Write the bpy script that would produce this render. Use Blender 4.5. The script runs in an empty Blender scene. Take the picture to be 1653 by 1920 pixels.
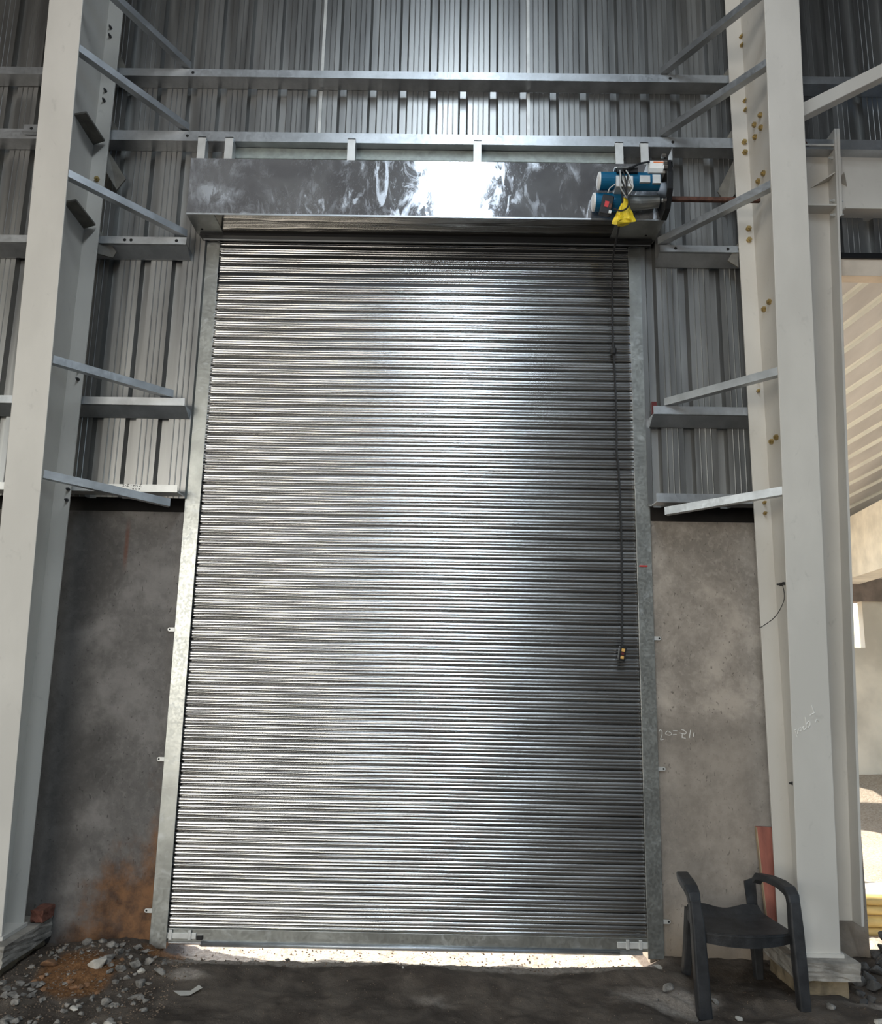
import bpy, bmesh, math, random
import numpy as np
from mathutils import Vector, Matrix

random.seed(7)
S = 1.15                      # all coordinates below are in units of S metres
SC = bpy.context.scene
COL = SC.collection

# ------------------------------------------------------------------ camera
cam_d = bpy.data.cameras.new('camera')
cam = bpy.data.objects.new('camera', cam_d)
COL.objects.link(cam)
SC.camera = cam
cam_d.sensor_fit = 'HORIZONTAL'
cam_d.sensor_width = 36.0
cam_d.lens = 1500.0 / 1653.0 * 36.0
cam_d.clip_start = 0.05
_pit, _yaw, _rol = 0.19156639, -0.00866552, 0.01875021
_f = Vector((math.sin(_yaw) * math.cos(_pit), math.cos(_yaw) * math.cos(_pit), math.sin(_pit)))
_r = Vector((math.cos(_yaw), -math.sin(_yaw), 0))
_u = _r.cross(_f)
_r2 = math.cos(_rol) * _r + math.sin(_rol) * _u
_u2 = -math.sin(_rol) * _r + math.cos(_rol) * _u
_m = Matrix((_r2, _u2, -_f)).transposed().to_4x4()
_m.translation = Vector((0.18632, -4.71876, 1.53209)) * S
cam.matrix_world = _m

# ------------------------------------------------------------------ world, sun, daylight in the openings, added fill
world = bpy.data.worlds.new('sky')
SC.world = world
world.use_nodes = True
wn = world.node_tree
wn.nodes.clear()
w_out = wn.nodes.new('ShaderNodeOutputWorld')
w_bg = wn.nodes.new('ShaderNodeBackground')
w_sky = wn.nodes.new('ShaderNodeTexSky')
w_sky.sky_type = 'NISHITA'
w_sky.sun_disc = False
w_sky.sun_elevation = math.radians(55)
w_sky.sun_rotation = math.radians(-38)
w_sky.air_density = 1.4
w_sky.dust_density = 1.5
w_bg.inputs['Strength'].default_value = 0.50
wn.links.new(w_sky.outputs[0], w_bg.inputs[0])
wn.links.new(w_bg.outputs[0], w_out.inputs[0])

sun_d = bpy.data.lights.new('sun', 'SUN')
sun_d.energy = 14.0
sun_d.angle = 0.01
sun_d.color = (1.0, 0.95, 0.88)
sun = bpy.data.objects.new('sun', sun_d)
COL.objects.link(sun)
sun.rotation_euler = Vector((-0.62, 0.20, 0.72)).to_track_quat('Z', 'Y').to_euler()
sun.location = (0, 0, 20)


def area(name, loc, direction, sx, sy, power, color):
    d = bpy.data.lights.new(name, 'AREA')
    d.shape = 'RECTANGLE'
    d.size, d.size_y = sx * S, sy * S
    d.energy = power
    d.color = color
    o = bpy.data.objects.new(name, d)
    COL.objects.link(o)
    o.location = Vector(loc) * S
    o.rotation_euler = (-Vector(direction)).to_track_quat('Z', 'Y').to_euler()
    return o


# daylight coming through the roof light strip, the rear doorway and the left bay; added blue fill at the right
area('roof_daylight', (0.28, -8.4, 7.55), (0, 0, -1), 0.55, 11.2, 690, (0.80, 0.91, 1.0))
area('doorway_daylight', (-4.7, -14.9, 2.6), (0, 1, 0), 5.0, 5.0, 960, (1.0, 0.935, 0.85))
area('left_bay_daylight', (-7.9, -7.0, 2.9), (1, 0, 0), 5.0, 4.6, 230, (1.0, 0.95, 0.88))
area('side_blue_fill', (7.9, -6.0, 2.6), (-1, 0, 0), 4.0, 3.2, 85, (0.28, 0.58, 1.0))  # added fill lamp, tints the left column web blue

SC.view_settings.view_transform = 'Standard'
SC.view_settings.look = 'None'
SC.view_settings.exposure = -0.12
SC.view_settings.gamma = 1.0
SC.view_settings.use_curve_mapping = False


# ------------------------------------------------------------------ materials
class NT:
    def __init__(self, name):
        self.m = bpy.data.materials.new(name)
        self.m.use_nodes = True
        self.t = self.m.node_tree
        self.bsdf = self.t.nodes['Principled BSDF']
        g = self.t.nodes.new('ShaderNodeNewGeometry')
        self.pos = g.outputs['Position']
        self._sep = None

    def n(self, typ):
        return self.t.nodes.new(typ)

    def put(self, sock, v):
        if hasattr(v, 'is_linked') or isinstance(v, bpy.types.NodeSocket):
            self.t.links.new(v, sock)
        elif isinstance(v, (tuple, list)) and len(v) == 3 and sock.type == 'RGBA':
            sock.default_value = (*v, 1)
        else:
            sock.default_value = v

    def xyz(self, i):
        if self._sep is None:
            self._sep = self.n('ShaderNodeSeparateXYZ')
            self.t.links.new(self.pos, self._sep.inputs[0])
        return self._sep.outputs[i]

    def noise(self, scale, detail=4, stretch=(1, 1, 1), rough=0.55, dist=0.0):
        mp = self.n('ShaderNodeMapping')
        mp.inputs['Scale'].default_value = stretch
        self.t.links.new(self.pos, mp.inputs[0])
        x = self.n('ShaderNodeTexNoise')
        x.inputs['Scale'].default_value = scale
        x.inputs['Detail'].default_value = detail
        x.inputs['Roughness'].default_value = rough
        x.inputs['Distortion'].default_value = dist
        self.t.links.new(mp.outputs[0], x.inputs['Vector'])
        return x.outputs['Fac']

    def voro(self, scale, stretch=(1, 1, 1)):
        mp = self.n('ShaderNodeMapping')
        mp.inputs['Scale'].default_value = stretch
        self.t.links.new(self.pos, mp.inputs[0])
        x = self.n('ShaderNodeTexVoronoi')
        x.inputs['Scale'].default_value = scale
        self.t.links.new(mp.outputs[0], x.inputs['Vector'])
        return x.outputs['Color']

    def rng(self, v, a, b, c=0.0, d=1.0):
        x = self.n('ShaderNodeMapRange')
        x.interpolation_type = 'SMOOTHSTEP'
        self.put(x.inputs['Value'], v)
        x.inputs['From Min'].default_value = a
        x.inputs['From Max'].default_value = b
        x.inputs['To Min'].default_value = c
        x.inputs['To Max'].default_value = d
        return x.outputs['Result']

    def math(self, op, a, b=0.0):
        x = self.n('ShaderNodeMath')
        x.operation = op
        self.put(x.inputs[0], a)
        self.put(x.inputs[1], b)
        return x.outputs[0]

    def mix(self, fac, a, b):
        x = self.n('ShaderNodeMix')
        x.data_type = 'RGBA'
        self.put(x.inputs['Factor'], fac)
        self.put(x.inputs['A'], a)
        self.put(x.inputs['B'], b)
        return x.outputs['Result']

    def bump(self, h, strength, dist=0.01):
        x = self.n('ShaderNodeBump')
        x.inputs['Strength'].default_value = strength
        x.inputs['Distance'].default_value = dist
        self.put(x.inputs['Height'], h)
        self.t.links.new(x.outputs[0], self.bsdf.inputs['Normal'])

    def set(self, **k):
        names = dict(color='Base Color', rough='Roughness', metal='Metallic', spec='Specular IOR Level',
                     aniso='Anisotropic')
        for a, v in k.items():
            self.put(self.bsdf.inputs[names[a]], v)
        return self.m


def mul(c, k):
    return tuple(min(1.0, x * k) for x in c)


def simple(name, c, rough=0.5, metal=0.0, var=0.12, scale=9, bump=0.0, stretch=(1, 1, 1)):
    t = NT(name)
    nz = t.noise(scale, 5, stretch)
    col = t.mix(t.rng(nz, 0.3, 0.7), mul(c, 1 - var), mul(c, 1 + var))
    if bump:
        t.bump(t.noise(scale * 6, 4, stretch), bump)
    return t.set(color=col, rough=rough, metal=metal)


def m_galv(name, c, rough=0.38, metal=0.85, white=0.0, sp=70):
    t = NT(name)
    big = t.noise(5, 5)
    fine = t.voro(sp)
    sp_ = t.n('ShaderNodeSeparateColor')
    t.t.links.new(fine, sp_.inputs[0])
    col = t.mix(t.rng(big, 0.3, 0.7), mul(c, 0.80), mul(c, 1.12))
    col = t.mix(t.math('MULTIPLY', sp_.outputs[0], 0.14), col, mul(c, 0.7))
    rg = t.rng(sp_.outputs[1], 0, 1, rough - 0.03, rough + 0.05)
    if white:
        wm = t.rng(t.noise(7, 6, (1, 1, 1.3), 0.65, 1.4), 0.52, 0.70, 0, white)
        col = t.mix(wm, col, (0.75, 0.79, 0.84))
        rg = t.math('ADD', rg, t.math('MULTIPLY', wm, 0.35))
    return t.set(color=col, rough=rg, metal=metal)


def m_paint(name, c):
    t = NT(name)
    d1 = t.rng(t.noise(2.3, 6, (1, 1, 0.5)), 0.35, 0.7)
    d2 = t.rng(t.noise(17, 6, (1, 1, 0.6), 0.6, 0.8), 0.60, 0.78, 0, 0.45)
    col = t.mix(d1, mul(c, 0.93), mul(c, 1.05))
    col = t.mix(d2, col, mul(c, 0.66))
    return t.set(color=col, rough=0.47, spec=0.4)


def m_slat():
    t = NT('shutter_zinc')
    # rolled sheet: long horizontal streaks, small white zinc scuffs
    st = t.noise(2.0, 5, (0.35, 1, 22))
    col = t.mix(t.rng(st, 0.25, 0.75), (0.51, 0.51, 0.51), (0.56, 0.555, 0.54))
    sc = t.rng(t.noise(4, 6, (0.6, 1, 4), 0.65, 1.0), 0.68, 0.84, 0, 0.22)
    col = t.mix(sc, col, (0.66, 0.68, 0.70))
    rg = t.rng(t.noise(4, 4, (0.3, 1, 3)), 0.3, 0.7, 0.20, 0.27)
    rg = t.math('ADD', rg, t.math('MULTIPLY', sc, 0.25))
    return t.set(color=col, rough=rg, metal=1.0)


def m_sheet():
    t = NT('zincalume_sheet')
    st = t.noise(11, 5, (1, 1, 0.06))
    big = t.noise(1.1, 4)
    col = t.mix(t.rng(st, 0.3, 0.7), (0.30, 0.30, 0.295), (0.39, 0.39, 0.38))
    col = t.mix(t.rng(big, 0.35, 0.65, 0, 0.3), col, (0.27, 0.27, 0.27))
    rg = t.rng(st, 0.3, 0.7, 0.33, 0.43)
    return t.set(color=col, rough=rg, metal=0.97)


def m_hood(name, moire):
    t = NT(name)
    if moire:
        t.bump(t.noise(1.5, 1.5, (0.8, 5.0, 1), 0.4, 0.6), 0.12, 0.03)
        return t.set(color=(0.28, 0.27, 0.25), rough=0.09, metal=1.0)
    big = t.noise(3, 6, (1, 1, 1), 0.6, 0.6)
    col = t.mix(t.rng(big, 0.3, 0.7), (0.40, 0.41, 0.44), (0.55, 0.57, 0.60))
    region = t.rng(t.noise(2.2, 4, (1, 1, 1.4), 0.5, 0.8), 0.42, 0.62)
    sm = t.rng(t.noise(4.5, 9, (1.5, 1, 0.8), 0.70, 0.7), 0.44, 0.74, 0, 0.95)
    mp_ = t.rng(t.noise(3.2, 7, (2.6, 1, 0.9), 0.62, 1.1), 0.55, 0.66, 0, 0.75)
    sm = t.math('MAXIMUM', sm, mp_)
    sm2 = t.rng(t.noise(40, 6, (1.6, 1, 0.6), 0.7, 1.6), 0.50, 0.80, 0, 0.5)
    s = t.math('MULTIPLY', t.math('MAXIMUM', sm, sm2), t.math('ADD', 0.22, t.math('MULTIPLY', region, 0.70)))
    col = t.mix(s, col, (0.50, 0.54, 0.59))
    rg = t.math('ADD', 0.07, t.math('MULTIPLY', s, 0.40))
    return t.set(color=col, rough=rg, metal=t.math('SUBTRACT', 0.80, t.math('MULTIPLY', s, 0.65)))


def m_concrete(name, c, left):
    t = NT(name)
    a = t.noise(1.7, 7, (1, 1, 1), 0.6, 0.4)
    b = t.noise(9, 6, (1, 1, 1), 0.65)
    g = t.noise(70, 4)
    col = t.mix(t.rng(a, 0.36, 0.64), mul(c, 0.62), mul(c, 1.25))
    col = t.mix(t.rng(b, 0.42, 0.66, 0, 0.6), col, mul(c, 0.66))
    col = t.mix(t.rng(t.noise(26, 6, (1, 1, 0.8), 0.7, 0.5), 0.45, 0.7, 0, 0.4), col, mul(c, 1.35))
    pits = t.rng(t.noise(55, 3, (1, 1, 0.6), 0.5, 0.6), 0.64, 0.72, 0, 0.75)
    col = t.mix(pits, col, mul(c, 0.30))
    if left:
        # red soil splashed up the plaster beside the guide rail, darker towards the far left
        x, z = t.xyz(0), t.xyz(2)
        edge = t.math('ADD', z, t.math('MULTIPLY', t.math('SUBTRACT', -1.42 * S, x), 1.25))
        edge = t.math('ADD', edge, t.math('MULTIPLY', t.math('SUBTRACT', t.noise(5, 6, (1, 1, 0.8), 0.65), 0.5), 1.25))
        soil = t.rng(edge, 0.98, 0.46)
        col = t.mix(t.math('MULTIPLY', soil, 0.9), col, t.mix(t.rng(b, 0.35, 0.65), (0.075, 0.036, 0.018), (0.22, 0.105, 0.045)))
        dark_tone = t.math('ADD', t.math('MULTIPLY', t.math('ADD', x, 1.78 * S), 1.6), t.math('MULTIPLY', a, 1.3))
        col = t.mix(t.rng(dark_tone, 0.80, 0.35, 0, 0.55), col, mul(c, 0.30))
        rs = t.math('MULTIPLY', t.rng(t.math('ABSOLUTE', t.math('ADD', x, 1.742 * S)), 0.022, 0.004),
                    t.rng(t.math('ABSOLUTE', t.math('SUBTRACT', z, 2.22 * S)), 0.22, 0.05, 0, 0.55))
        col = t.mix(rs, col, (0.16, 0.055, 0.03))
    else:
        # darker damp tide mark over the lower half
        z = t.xyz(2)
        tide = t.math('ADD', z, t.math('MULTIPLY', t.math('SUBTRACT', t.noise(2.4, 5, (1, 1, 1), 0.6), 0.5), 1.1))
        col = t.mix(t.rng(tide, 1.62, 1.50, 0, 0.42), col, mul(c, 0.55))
        lit = t.rng(t.math('ADD', z, t.math('MULTIPLY', b, 0.4)), 0.55, 0.15, 0, 0.6)  # warm lit tone near the floor, put into the wall colour
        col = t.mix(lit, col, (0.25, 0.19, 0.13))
    hgt = t.math('ADD', t.math('MULTIPLY', g, 0.4), b)
    t.bump(hgt, 0.35, 0.012)
    return t.set(color=col, rough=0.9, spec=0.2)


def m_ground():
    t = NT('site_soil')
    at = t.n('ShaderNodeAttribute')
    at.attribute_name = 'soil'
    sep = t.n('ShaderNodeSeparateColor')
    t.t.links.new(at.outputs['Color'], sep.inputs[0])
    n1 = t.noise(3.5, 7, (1, 1, 1), 0.6, 0.5)
    n2 = t.noise(45, 5, (1, 1, 1), 0.7)
    sand = t.mix(t.rng(n1, 0.35, 0.65), (0.062, 0.049, 0.039), (0.125, 0.101, 0.080))
    lit_soil = t.mix(t.rng(n2, 0.3, 0.7), (0.20, 0.168, 0.14), (0.33, 0.285, 0.24))  # colour of the painted light patches
    red = t.mix(t.rng(n2, 0.3, 0.7), (0.10, 0.048, 0.022), (0.25, 0.125, 0.055))
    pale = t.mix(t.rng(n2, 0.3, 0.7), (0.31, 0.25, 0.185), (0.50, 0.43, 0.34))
    jit = t.math('MULTIPLY', t.math('SUBTRACT', n1, 0.5), 0.9)
    col = t.mix(t.rng(t.math('ADD', sep.outputs[1], jit), 0.35, 0.75), sand, lit_soil)
    col = t.mix(t.rng(t.math('ADD', sep.outputs[0], jit), 0.35, 0.65), col, red)
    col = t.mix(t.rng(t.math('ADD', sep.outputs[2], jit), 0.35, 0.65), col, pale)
    t.bump(t.math('ADD', n2, t.math('MULTIPLY', t.noise(160, 3), 0.5)), 0.7, 0.015)
    return t.set(color=col, rough=0.95, spec=0.15)


BEIGE = (0.595, 0.562, 0.508)
M = {
    'sheet': m_sheet(),
    'galv': m_galv('galvanised_steel', (0.50, 0.52, 0.54), 0.42, 0.92),
    'galv_dull': m_galv('dull_galvanised_rail', (0.40, 0.41, 0.39), 0.36, 0.88, white=0.18),
    'zinc_green': simple('greenish_zinc', (0.30, 0.33, 0.31), 0.5, 0.35, 0.15, 20),
    'plate_shade': simple('shaded_plate_brown', (0.13, 0.12, 0.10), 0.6, 0, 0.25, 12),  # brown darkened to stand in for shade on the plates
    'strap': simple('pale_zinc_strap', (0.62, 0.62, 0.60), 0.45, 0.5),
    'paint': m_paint('beige_primer_paint', BEIGE),
    'slat': m_slat(),
    'hood': m_hood('hood_zinc', False),
    'hood_under': m_hood('hood_soffit_zinc', True),
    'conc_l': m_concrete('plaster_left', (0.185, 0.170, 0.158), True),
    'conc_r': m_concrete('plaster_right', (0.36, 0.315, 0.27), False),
    'conc': simple('rough_concrete', (0.27, 0.245, 0.21), 0.92, 0, 0.35, 7, 0.5),
    'conc_stain': simple('soil_stained_concrete', (0.22, 0.17, 0.105), 0.95, 0, 0.4, 8, 0.5),
    'conc_out': simple('annex_concrete', (0.86, 0.80, 0.69), 0.9, 0, 0.15, 3, 0.2),
    'plaster_out': simple('annex_plaster', (0.70, 0.64, 0.54), 0.9, 0, 0.2, 1.3, 0.1),
    'brown_out': simple('annex_brown_concrete', (0.24, 0.19, 0.16), 0.9, 0, 0.25, 5, 0.3),
    'soil': m_ground(),
    'stone': simple('grey_broken_stone', (0.205, 0.185, 0.16), 0.9, 0, 0.5, 20, 0.5),
    'gravel': simple('fine_gravel', (0.16, 0.115, 0.08), 0.95, 0, 0.55, 30),
    'stone_dark': simple('dark_broken_stone', (0.075, 0.07, 0.065), 0.9, 0, 0.35, 20, 0.5),
    'stone_pale': simple('pale_broken_stone', (0.46, 0.42, 0.36), 0.9, 0, 0.2, 20, 0.4),
    'stone_red': simple('earthy_clod', (0.23, 0.12, 0.06), 0.95, 0, 0.35, 20, 0.6),
    'bolt_y': simple('yellow_zinc_bolt', (0.42, 0.31, 0.13), 0.4, 0.8, 0.25, 60),
    'bolt_d': simple('dark_steel_bolt', (0.08, 0.08, 0.08), 0.45, 0.7, 0.2, 60),
    'black': simple('black_metal', (0.012, 0.012, 0.013), 0.4, 0.2),
    'gap_shade': simple('black_gap_shade', (0.018, 0.016, 0.015), 0.9),  # near-black standing in for the shade in the gap
    'hole': simple('dark_hole', (0.01, 0.01, 0.01), 0.9),
    'cable': simple('black_rubber', (0.012, 0.012, 0.013), 0.55),
    'chair': simple('dusty_black_plastic', (0.020, 0.020, 0.021), 0.55, 0, 0.4, 14, 0.15),
    'blue': simple('blue_enamel', (0.008, 0.125, 0.25), 0.32, 0.1, 0.1),
    'white': simple('white_plastic', (0.80, 0.80, 0.78), 0.4, 0, 0.05),
    'greybox': simple('grey_box_plastic', (0.50, 0.51, 0.50), 0.45, 0, 0.05),
    'orange': simple('orange_print', (0.75, 0.20, 0.06), 0.5),
    'red': simple('red_print', (0.55, 0.03, 0.03), 0.5),
    'dkred': simple('dark_red_print', (0.10, 0.008, 0.008), 0.5),
    'amber': simple('amber_button', (0.72, 0.42, 0.12), 0.4),
    'yellow': simple('yellow_plastic_bag', (0.80, 0.58, 0.02), 0.35, 0, 0.25, 25, 0.5),
    'chrome': simple('bright_steel', (0.75, 0.75, 0.75), 0.2, 1.0),
    'rust': simple('rusty_steel', (0.10, 0.045, 0.03), 0.8, 0.2, 0.4, 30),
    'plank': simple('red_stained_timber', (0.30, 0.105, 0.075), 0.8, 0, 0.35, 9, 0.3, (1, 1, 0.25)),
    'plank_edge': simple('raw_timber_edge', (0.36, 0.27, 0.17), 0.85, 0, 0.3, 20, 0.2, (1, 1, 0.3)),
    'brick': simple('red_brick', (0.17, 0.065, 0.042), 0.92, 0, 0.3, 25, 0.5),
    'bamboo': simple('yellow_bamboo', (0.60, 0.44, 0.17), 0.45, 0, 0.25, 12, 0.1, (0.3, 1, 1)),
    'chalk': simple('white_chalk', (0.72, 0.70, 0.66), 0.9),
    'ink': simple('marker_ink', (0.05, 0.05, 0.05), 0.8),
    'roof_in': simple('hall_lining', (0.11, 0.11, 0.11), 0.7),
    'annex_sheet': simple('annex_roof_sheet', (0.62, 0.60, 0.58), 0.5, 0.1, 0.12, 3, 0, (1, 0.2, 1)),
    'annex_rib': simple('annex_roof_rib', (0.86, 0.86, 0.80), 0.5, 0.1, 0.05, 3),
    'timber_pale': simple('pale_lintel_paint', (0.66, 0.56, 0.45), 0.6, 0, 0.1, 5),
    'paper': simple('crumpled_paper', (0.36, 0.34, 0.30), 0.8),
}

# ------------------------------------------------------------------ mesh helpers
ORG = {}


def new_mesh(name, V, F, smooth=False):
    me = bpy.data.meshes.new(name)
    me.from_pydata([tuple(v) for v in V], [], F)
    me.update()
    bm = bmesh.new()
    bm.from_mesh(me)
    bmesh.ops.recalc_face_normals(bm, faces=bm.faces)
    bm.to_mesh(me)
    bm.free()
    if smooth:
        me.polygons.foreach_set('use_smooth', [True] * len(me.polygons))
    return me


def link(name, me, mat, parent=None, loc=None, bevel=0.0):
    if mat and not me.materials:
        me.materials.append(M[mat] if isinstance(mat, str) else mat)
    o = bpy.data.objects.new(name, me)
    COL.objects.link(o)
    if parent is not None:
        o.parent = parent
    if loc is not None:
        o.location = loc
    if bevel:
        b = o.modifiers.new('bevel', 'BEVEL')
        b.width = bevel * S
        b.segments = 2
        b.limit_method = 'ANGLE'
    return o


def root_org(p):
    while p is not None:
        if p.name in ORG:
            return ORG[p.name]
        p = p.parent
    return Vector((0, 0, 0))


def obj(name, geo, mat, parent=None, smooth=False, bevel=0.0, base=None):
    """geo = (verts, faces) in absolute scene units; becomes one mesh object."""
    V, F = geo
    if parent is None:
        if base is None:
            xs = [v[0] for v in V]; ys = [v[1] for v in V]; zs = [v[2] for v in V]
            base = ((min(xs) + max(xs)) / 2, (min(ys) + max(ys)) / 2, min(zs))
        org = Vector(base)
    else:
        org = root_org(parent)
    me = new_mesh(name, [(Vector(v) - org) * S for v in V], F, smooth)
    o = link(name, me, mat, parent, None, bevel)
    if parent is None:
        o.location = org * S
        ORG[o.name] = org
    return o


def put(name, me, mat, parent, at, rot=None, scale=None):
    """a copy-like object that shares mesh data; 'at' is in absolute scene units."""
    o = link(name, me, mat, parent)
    o.location = (Vector(at) - (root_org(parent) if parent else Vector((0, 0, 0)))) * S
    if rot:
        o.rotation_euler = rot
    if scale:
        o.scale = scale
    return o


def tag(o, label, cat=None, group=None, kind=None):
    o['label'] = label
    if cat:
        o['category'] = cat
    if group:
        o['group'] = group
    if kind:
        o['kind'] = kind
    return o


def thing(name, label, cat, loc, group=None):
    o = bpy.data.objects.new(name, None)
    COL.objects.link(o)
    o.empty_display_size = 0.1
    o.location = Vector(loc) * S
    ORG[o.name] = Vector(loc)
    return tag(o, label, cat, group)


def struct(name, label, loc=(0, 0, 0)):
    o = bpy.data.objects.new(name, None)
    COL.objects.link(o)
    o.empty_display_size = 0.1
    o.location = Vector(loc) * S
    ORG[o.name] = Vector(loc)
    return tag(o, label, None, None, 'structure')


def join(*gs):
    V, F = [], []
    for v, f in gs:
        n = len(V)
        V += list(v)
        F += [tuple(i + n for i in p) for p in f]
    return V, F


def box(x0, x1, y0, y1, z0, z1):
    V = [(x, y, z) for x in (x0, x1) for y in (y0, y1) for z in (z0, z1)]
    F = [(0, 1, 3, 2), (4, 6, 7, 5), (0, 4, 5, 1), (2, 3, 7, 6), (0, 2, 6, 4), (1, 5, 7, 3)]
    return V, F


def hexa(bot, top):
    """eight corners: bottom quad and top quad, same winding."""
    V = list(bot) + list(top)
    F = [(3, 2, 1, 0), (4, 5, 6, 7)] + [(i, (i + 1) % 4, 4 + (i + 1) % 4, 4 + i) for i in range(4)]
    return V, F


def prism(poly, d):
    """planar 3D polygon extruded by vector d."""
    n = len(poly)
    d = Vector(d)
    V = [tuple(Vector(p)) for p in poly] + [tuple(Vector(p) + d) for p in poly]
    F = [tuple(range(n)), tuple(range(2 * n - 1, n - 1, -1))]
    F += [(i, (i + 1) % n, n + (i + 1) % n, n + i) for i in range(n)]
    return V, F


def extrude_x(prof, x0, x1):
    """profile of (y, z) points, closed, along X."""
    return prism([(x0, y, z) for y, z in prof], (x1 - x0, 0, 0))


def frame(d):
    d = Vector(d).normalized()
    a = Vector((0, 0, 1)) if abs(d.z) < 0.9 else Vector((0, 1, 0))
    s = d.cross(a).normalized()
    return d, s, s.cross(d).normalized()


def tube(pts, r, n=8, caps=True):
    pts = [Vector(p) for p in pts]
    rs = r if isinstance(r, (list, tuple)) else [r] * len(pts)
    V, F = [], []
    for i, p in enumerate(pts):
        d = (pts[min(i + 1, len(pts) - 1)] - pts[max(i - 1, 0)])
        _, s, u = frame(d)
        for k in range(n):
            a = 2 * math.pi * k / n
            V.append(tuple(p + (s * math.cos(a) + u * math.sin(a)) * rs[i]))
    for i in range(len(pts) - 1):
        for k in range(n):
            F.append((i * n + k, i * n + (k + 1) % n, (i + 1) * n + (k + 1) % n, (i + 1) * n + k))
    if caps:
        F.append(tuple(range(n - 1, -1, -1)))
        F.append(tuple(range((len(pts) - 1) * n, len(pts) * n)))
    return V, F


def spline(pts, m=6):
    pts = [Vector(p) for p in pts]
    P = [pts[0]] + pts + [pts[-1]]
    out = []
    for i in range(1, len(P) - 2):
        for k in range(m):
            t = k / m
            a, b, c, d = P[i - 1], P[i], P[i + 1], P[i + 2]
            out.append(0.5 * ((2 * b) + (c - a) * t + (2 * a - 5 * b + 4 * c - d) * t * t + (3 * b - a - 3 * c + d) * t ** 3))
    out.append(pts[-1])
    return out


def angle_bar(p0, p1, w=0.045, t=0.006):
    """steel angle: upright leg towards the viewer side, flat leg along its foot."""
    p0, p1 = Vector(p0), Vector(p1)
    d = (p1 - p0)
    s = Vector((d.y, -d.x, 0)).normalized()      # horizontal, square to the bar
    if s.y > 0:
        s = -s
    u = Vector((0, 0, 1))
    pr = [(0, 0), (0, w), (t, w), (t, t), (w, t), (w, 0)]
    poly = [p0 - s * a + u * b for a, b in pr]
    return prism(poly, d)


# simple value noise for the ground
_rg = np.random.RandomState(3)
_tab = _rg.rand(64, 64)


def vnoise(x, y):
    xi, yi = np.floor(x).astype(int), np.floor(y).astype(int)
    fx, fy = x - xi, y - yi
    fx, fy = fx * fx * (3 - 2 * fx), fy * fy * (3 - 2 * fy)
    g = lambda i, j: _tab[i % 64, j % 64]
    return ((g(xi, yi) * (1 - fx) + g(xi + 1, yi) * fx) * (1 - fy) +
            (g(xi, yi + 1) * (1 - fx) + g(xi + 1, yi + 1) * fx) * fy) - 0.5


def sstep(v, a, b):
    t = np.clip((v - a) / (b - a), 0, 1)
    return t * t * (3 - 2 * t)


def ground_z(x, y):
    x = np.asarray(x, float); y = np.asarray(y, float)
    n = vnoise(x * 2.1 + 5, y * 2.9 + 3) * 0.055 + vnoise(x * 5.3, y * 6.1) * 0.030 + vnoise(x * 13, y * 13) * 0.012 + vnoise(x * 31, y * 31) * 0.007
    z = n * sstep(np.abs(y + 0.2), 0.05, 0.45)
    fine = vnoise(x * 24 + 9, y * 24) * 0.012 + vnoise(x * 55, y * 55) * 0.006
    z = z + fine
    door = (1 - sstep(np.abs(x), 1.28, 1.42))
    # hollow under the shutter, with a dug ridge of sand in front of it
    z -= 0.052 * door * sstep(y, -0.17, -0.05)
    z += 0.030 * (1 - sstep(np.abs(x), 1.0, 1.7)) * (1 + 0.7 * np.sin(x * 5.1 + 1)) * np.exp(-((y + 0.33 + 0.06 * np.sin(x * 4.0)) / 0.11) ** 2)
    # rubble heap against the left wall
    z += 0.045 * np.exp(-((x + 1.62) / 0.26) ** 2) * np.exp(-((y + 0.08) / 0.22) ** 2)
    z += 0.03 * np.exp(-((x + 1.55) / 0.16) ** 2) * np.exp(-((y + 0.34) / 0.12) ** 2)
    z += 0.035 * sstep(x, 2.2, 2.55) * np.exp(-((y + 0.1) / 0.25) ** 2)
    # heap of sand in the annex
    z += 0.42 * sstep(x, 3.0, 4.4) * np.exp(-((y - 4.6) / 1.0) ** 2) + 0.10 * sstep(x, 2.7, 3.4) * sstep(y, 0.8, 2.6) * (0.6 + vnoise(x * 3, y * 3))
    return z


# ------------------------------------------------------------------ ground
def axis(lo, hi, a, b, fine, coarse):
    return np.unique(np.round(np.concatenate([np.arange(lo, a, coarse), np.arange(a, b, fine), np.arange(b, hi + 1e-6, coarse)]), 4))


gx = axis(-8.4, 9.0, -2.6, 3.0, 0.018, 0.15)
gy = axis(-15.4, 9.0, -1.25, 0.50, 0.014, 0.15)
GX, GY = np.meshgrid(gx, gy, indexing='ij')
GZ = ground_z(GX, GY)
nx, ny = GX.shape
gv = np.stack([GX, GY, GZ], -1).reshape(-1, 3) * S
ii = np.arange(nx * ny).reshape(nx, ny)
gf = np.stack([ii[:-1, :-1], ii[1:, :-1], ii[1:, 1:], ii[:-1, 1:]], -1).reshape(-1, 4)
gme = bpy.data.meshes.new('floor')
gme.from_pydata(gv.tolist(), [], gf.tolist())
gme.polygons.foreach_set('use_smooth', [True] * len(gme.polygons))
inside = 1 - sstep(GY, -0.02, 0.10)
red = np.exp(-((GX + 1.62) / 0.22) ** 2) * np.exp(-((GY + 0.40 + (GX + 1.6) * 0.35) / 0.22) ** 2) * 1.2
red += 0.9 * np.exp(-((GX + 1.25) / 0.22) ** 2) * np.exp(-((GY + 0.05) / 0.12) ** 2)
lit_soil = 0.75 * np.exp(-((GX - 1.25) / 0.38) ** 2) * np.exp(-((GY + 0.55) / 0.20) ** 2)  # soft patches of floor light painted into the soil colour
lit_soil += 0.75 * np.exp(-((GX + 1.05) / 0.14) ** 2) * np.exp(-((GY + 0.46) / 0.06) ** 2)
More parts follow.
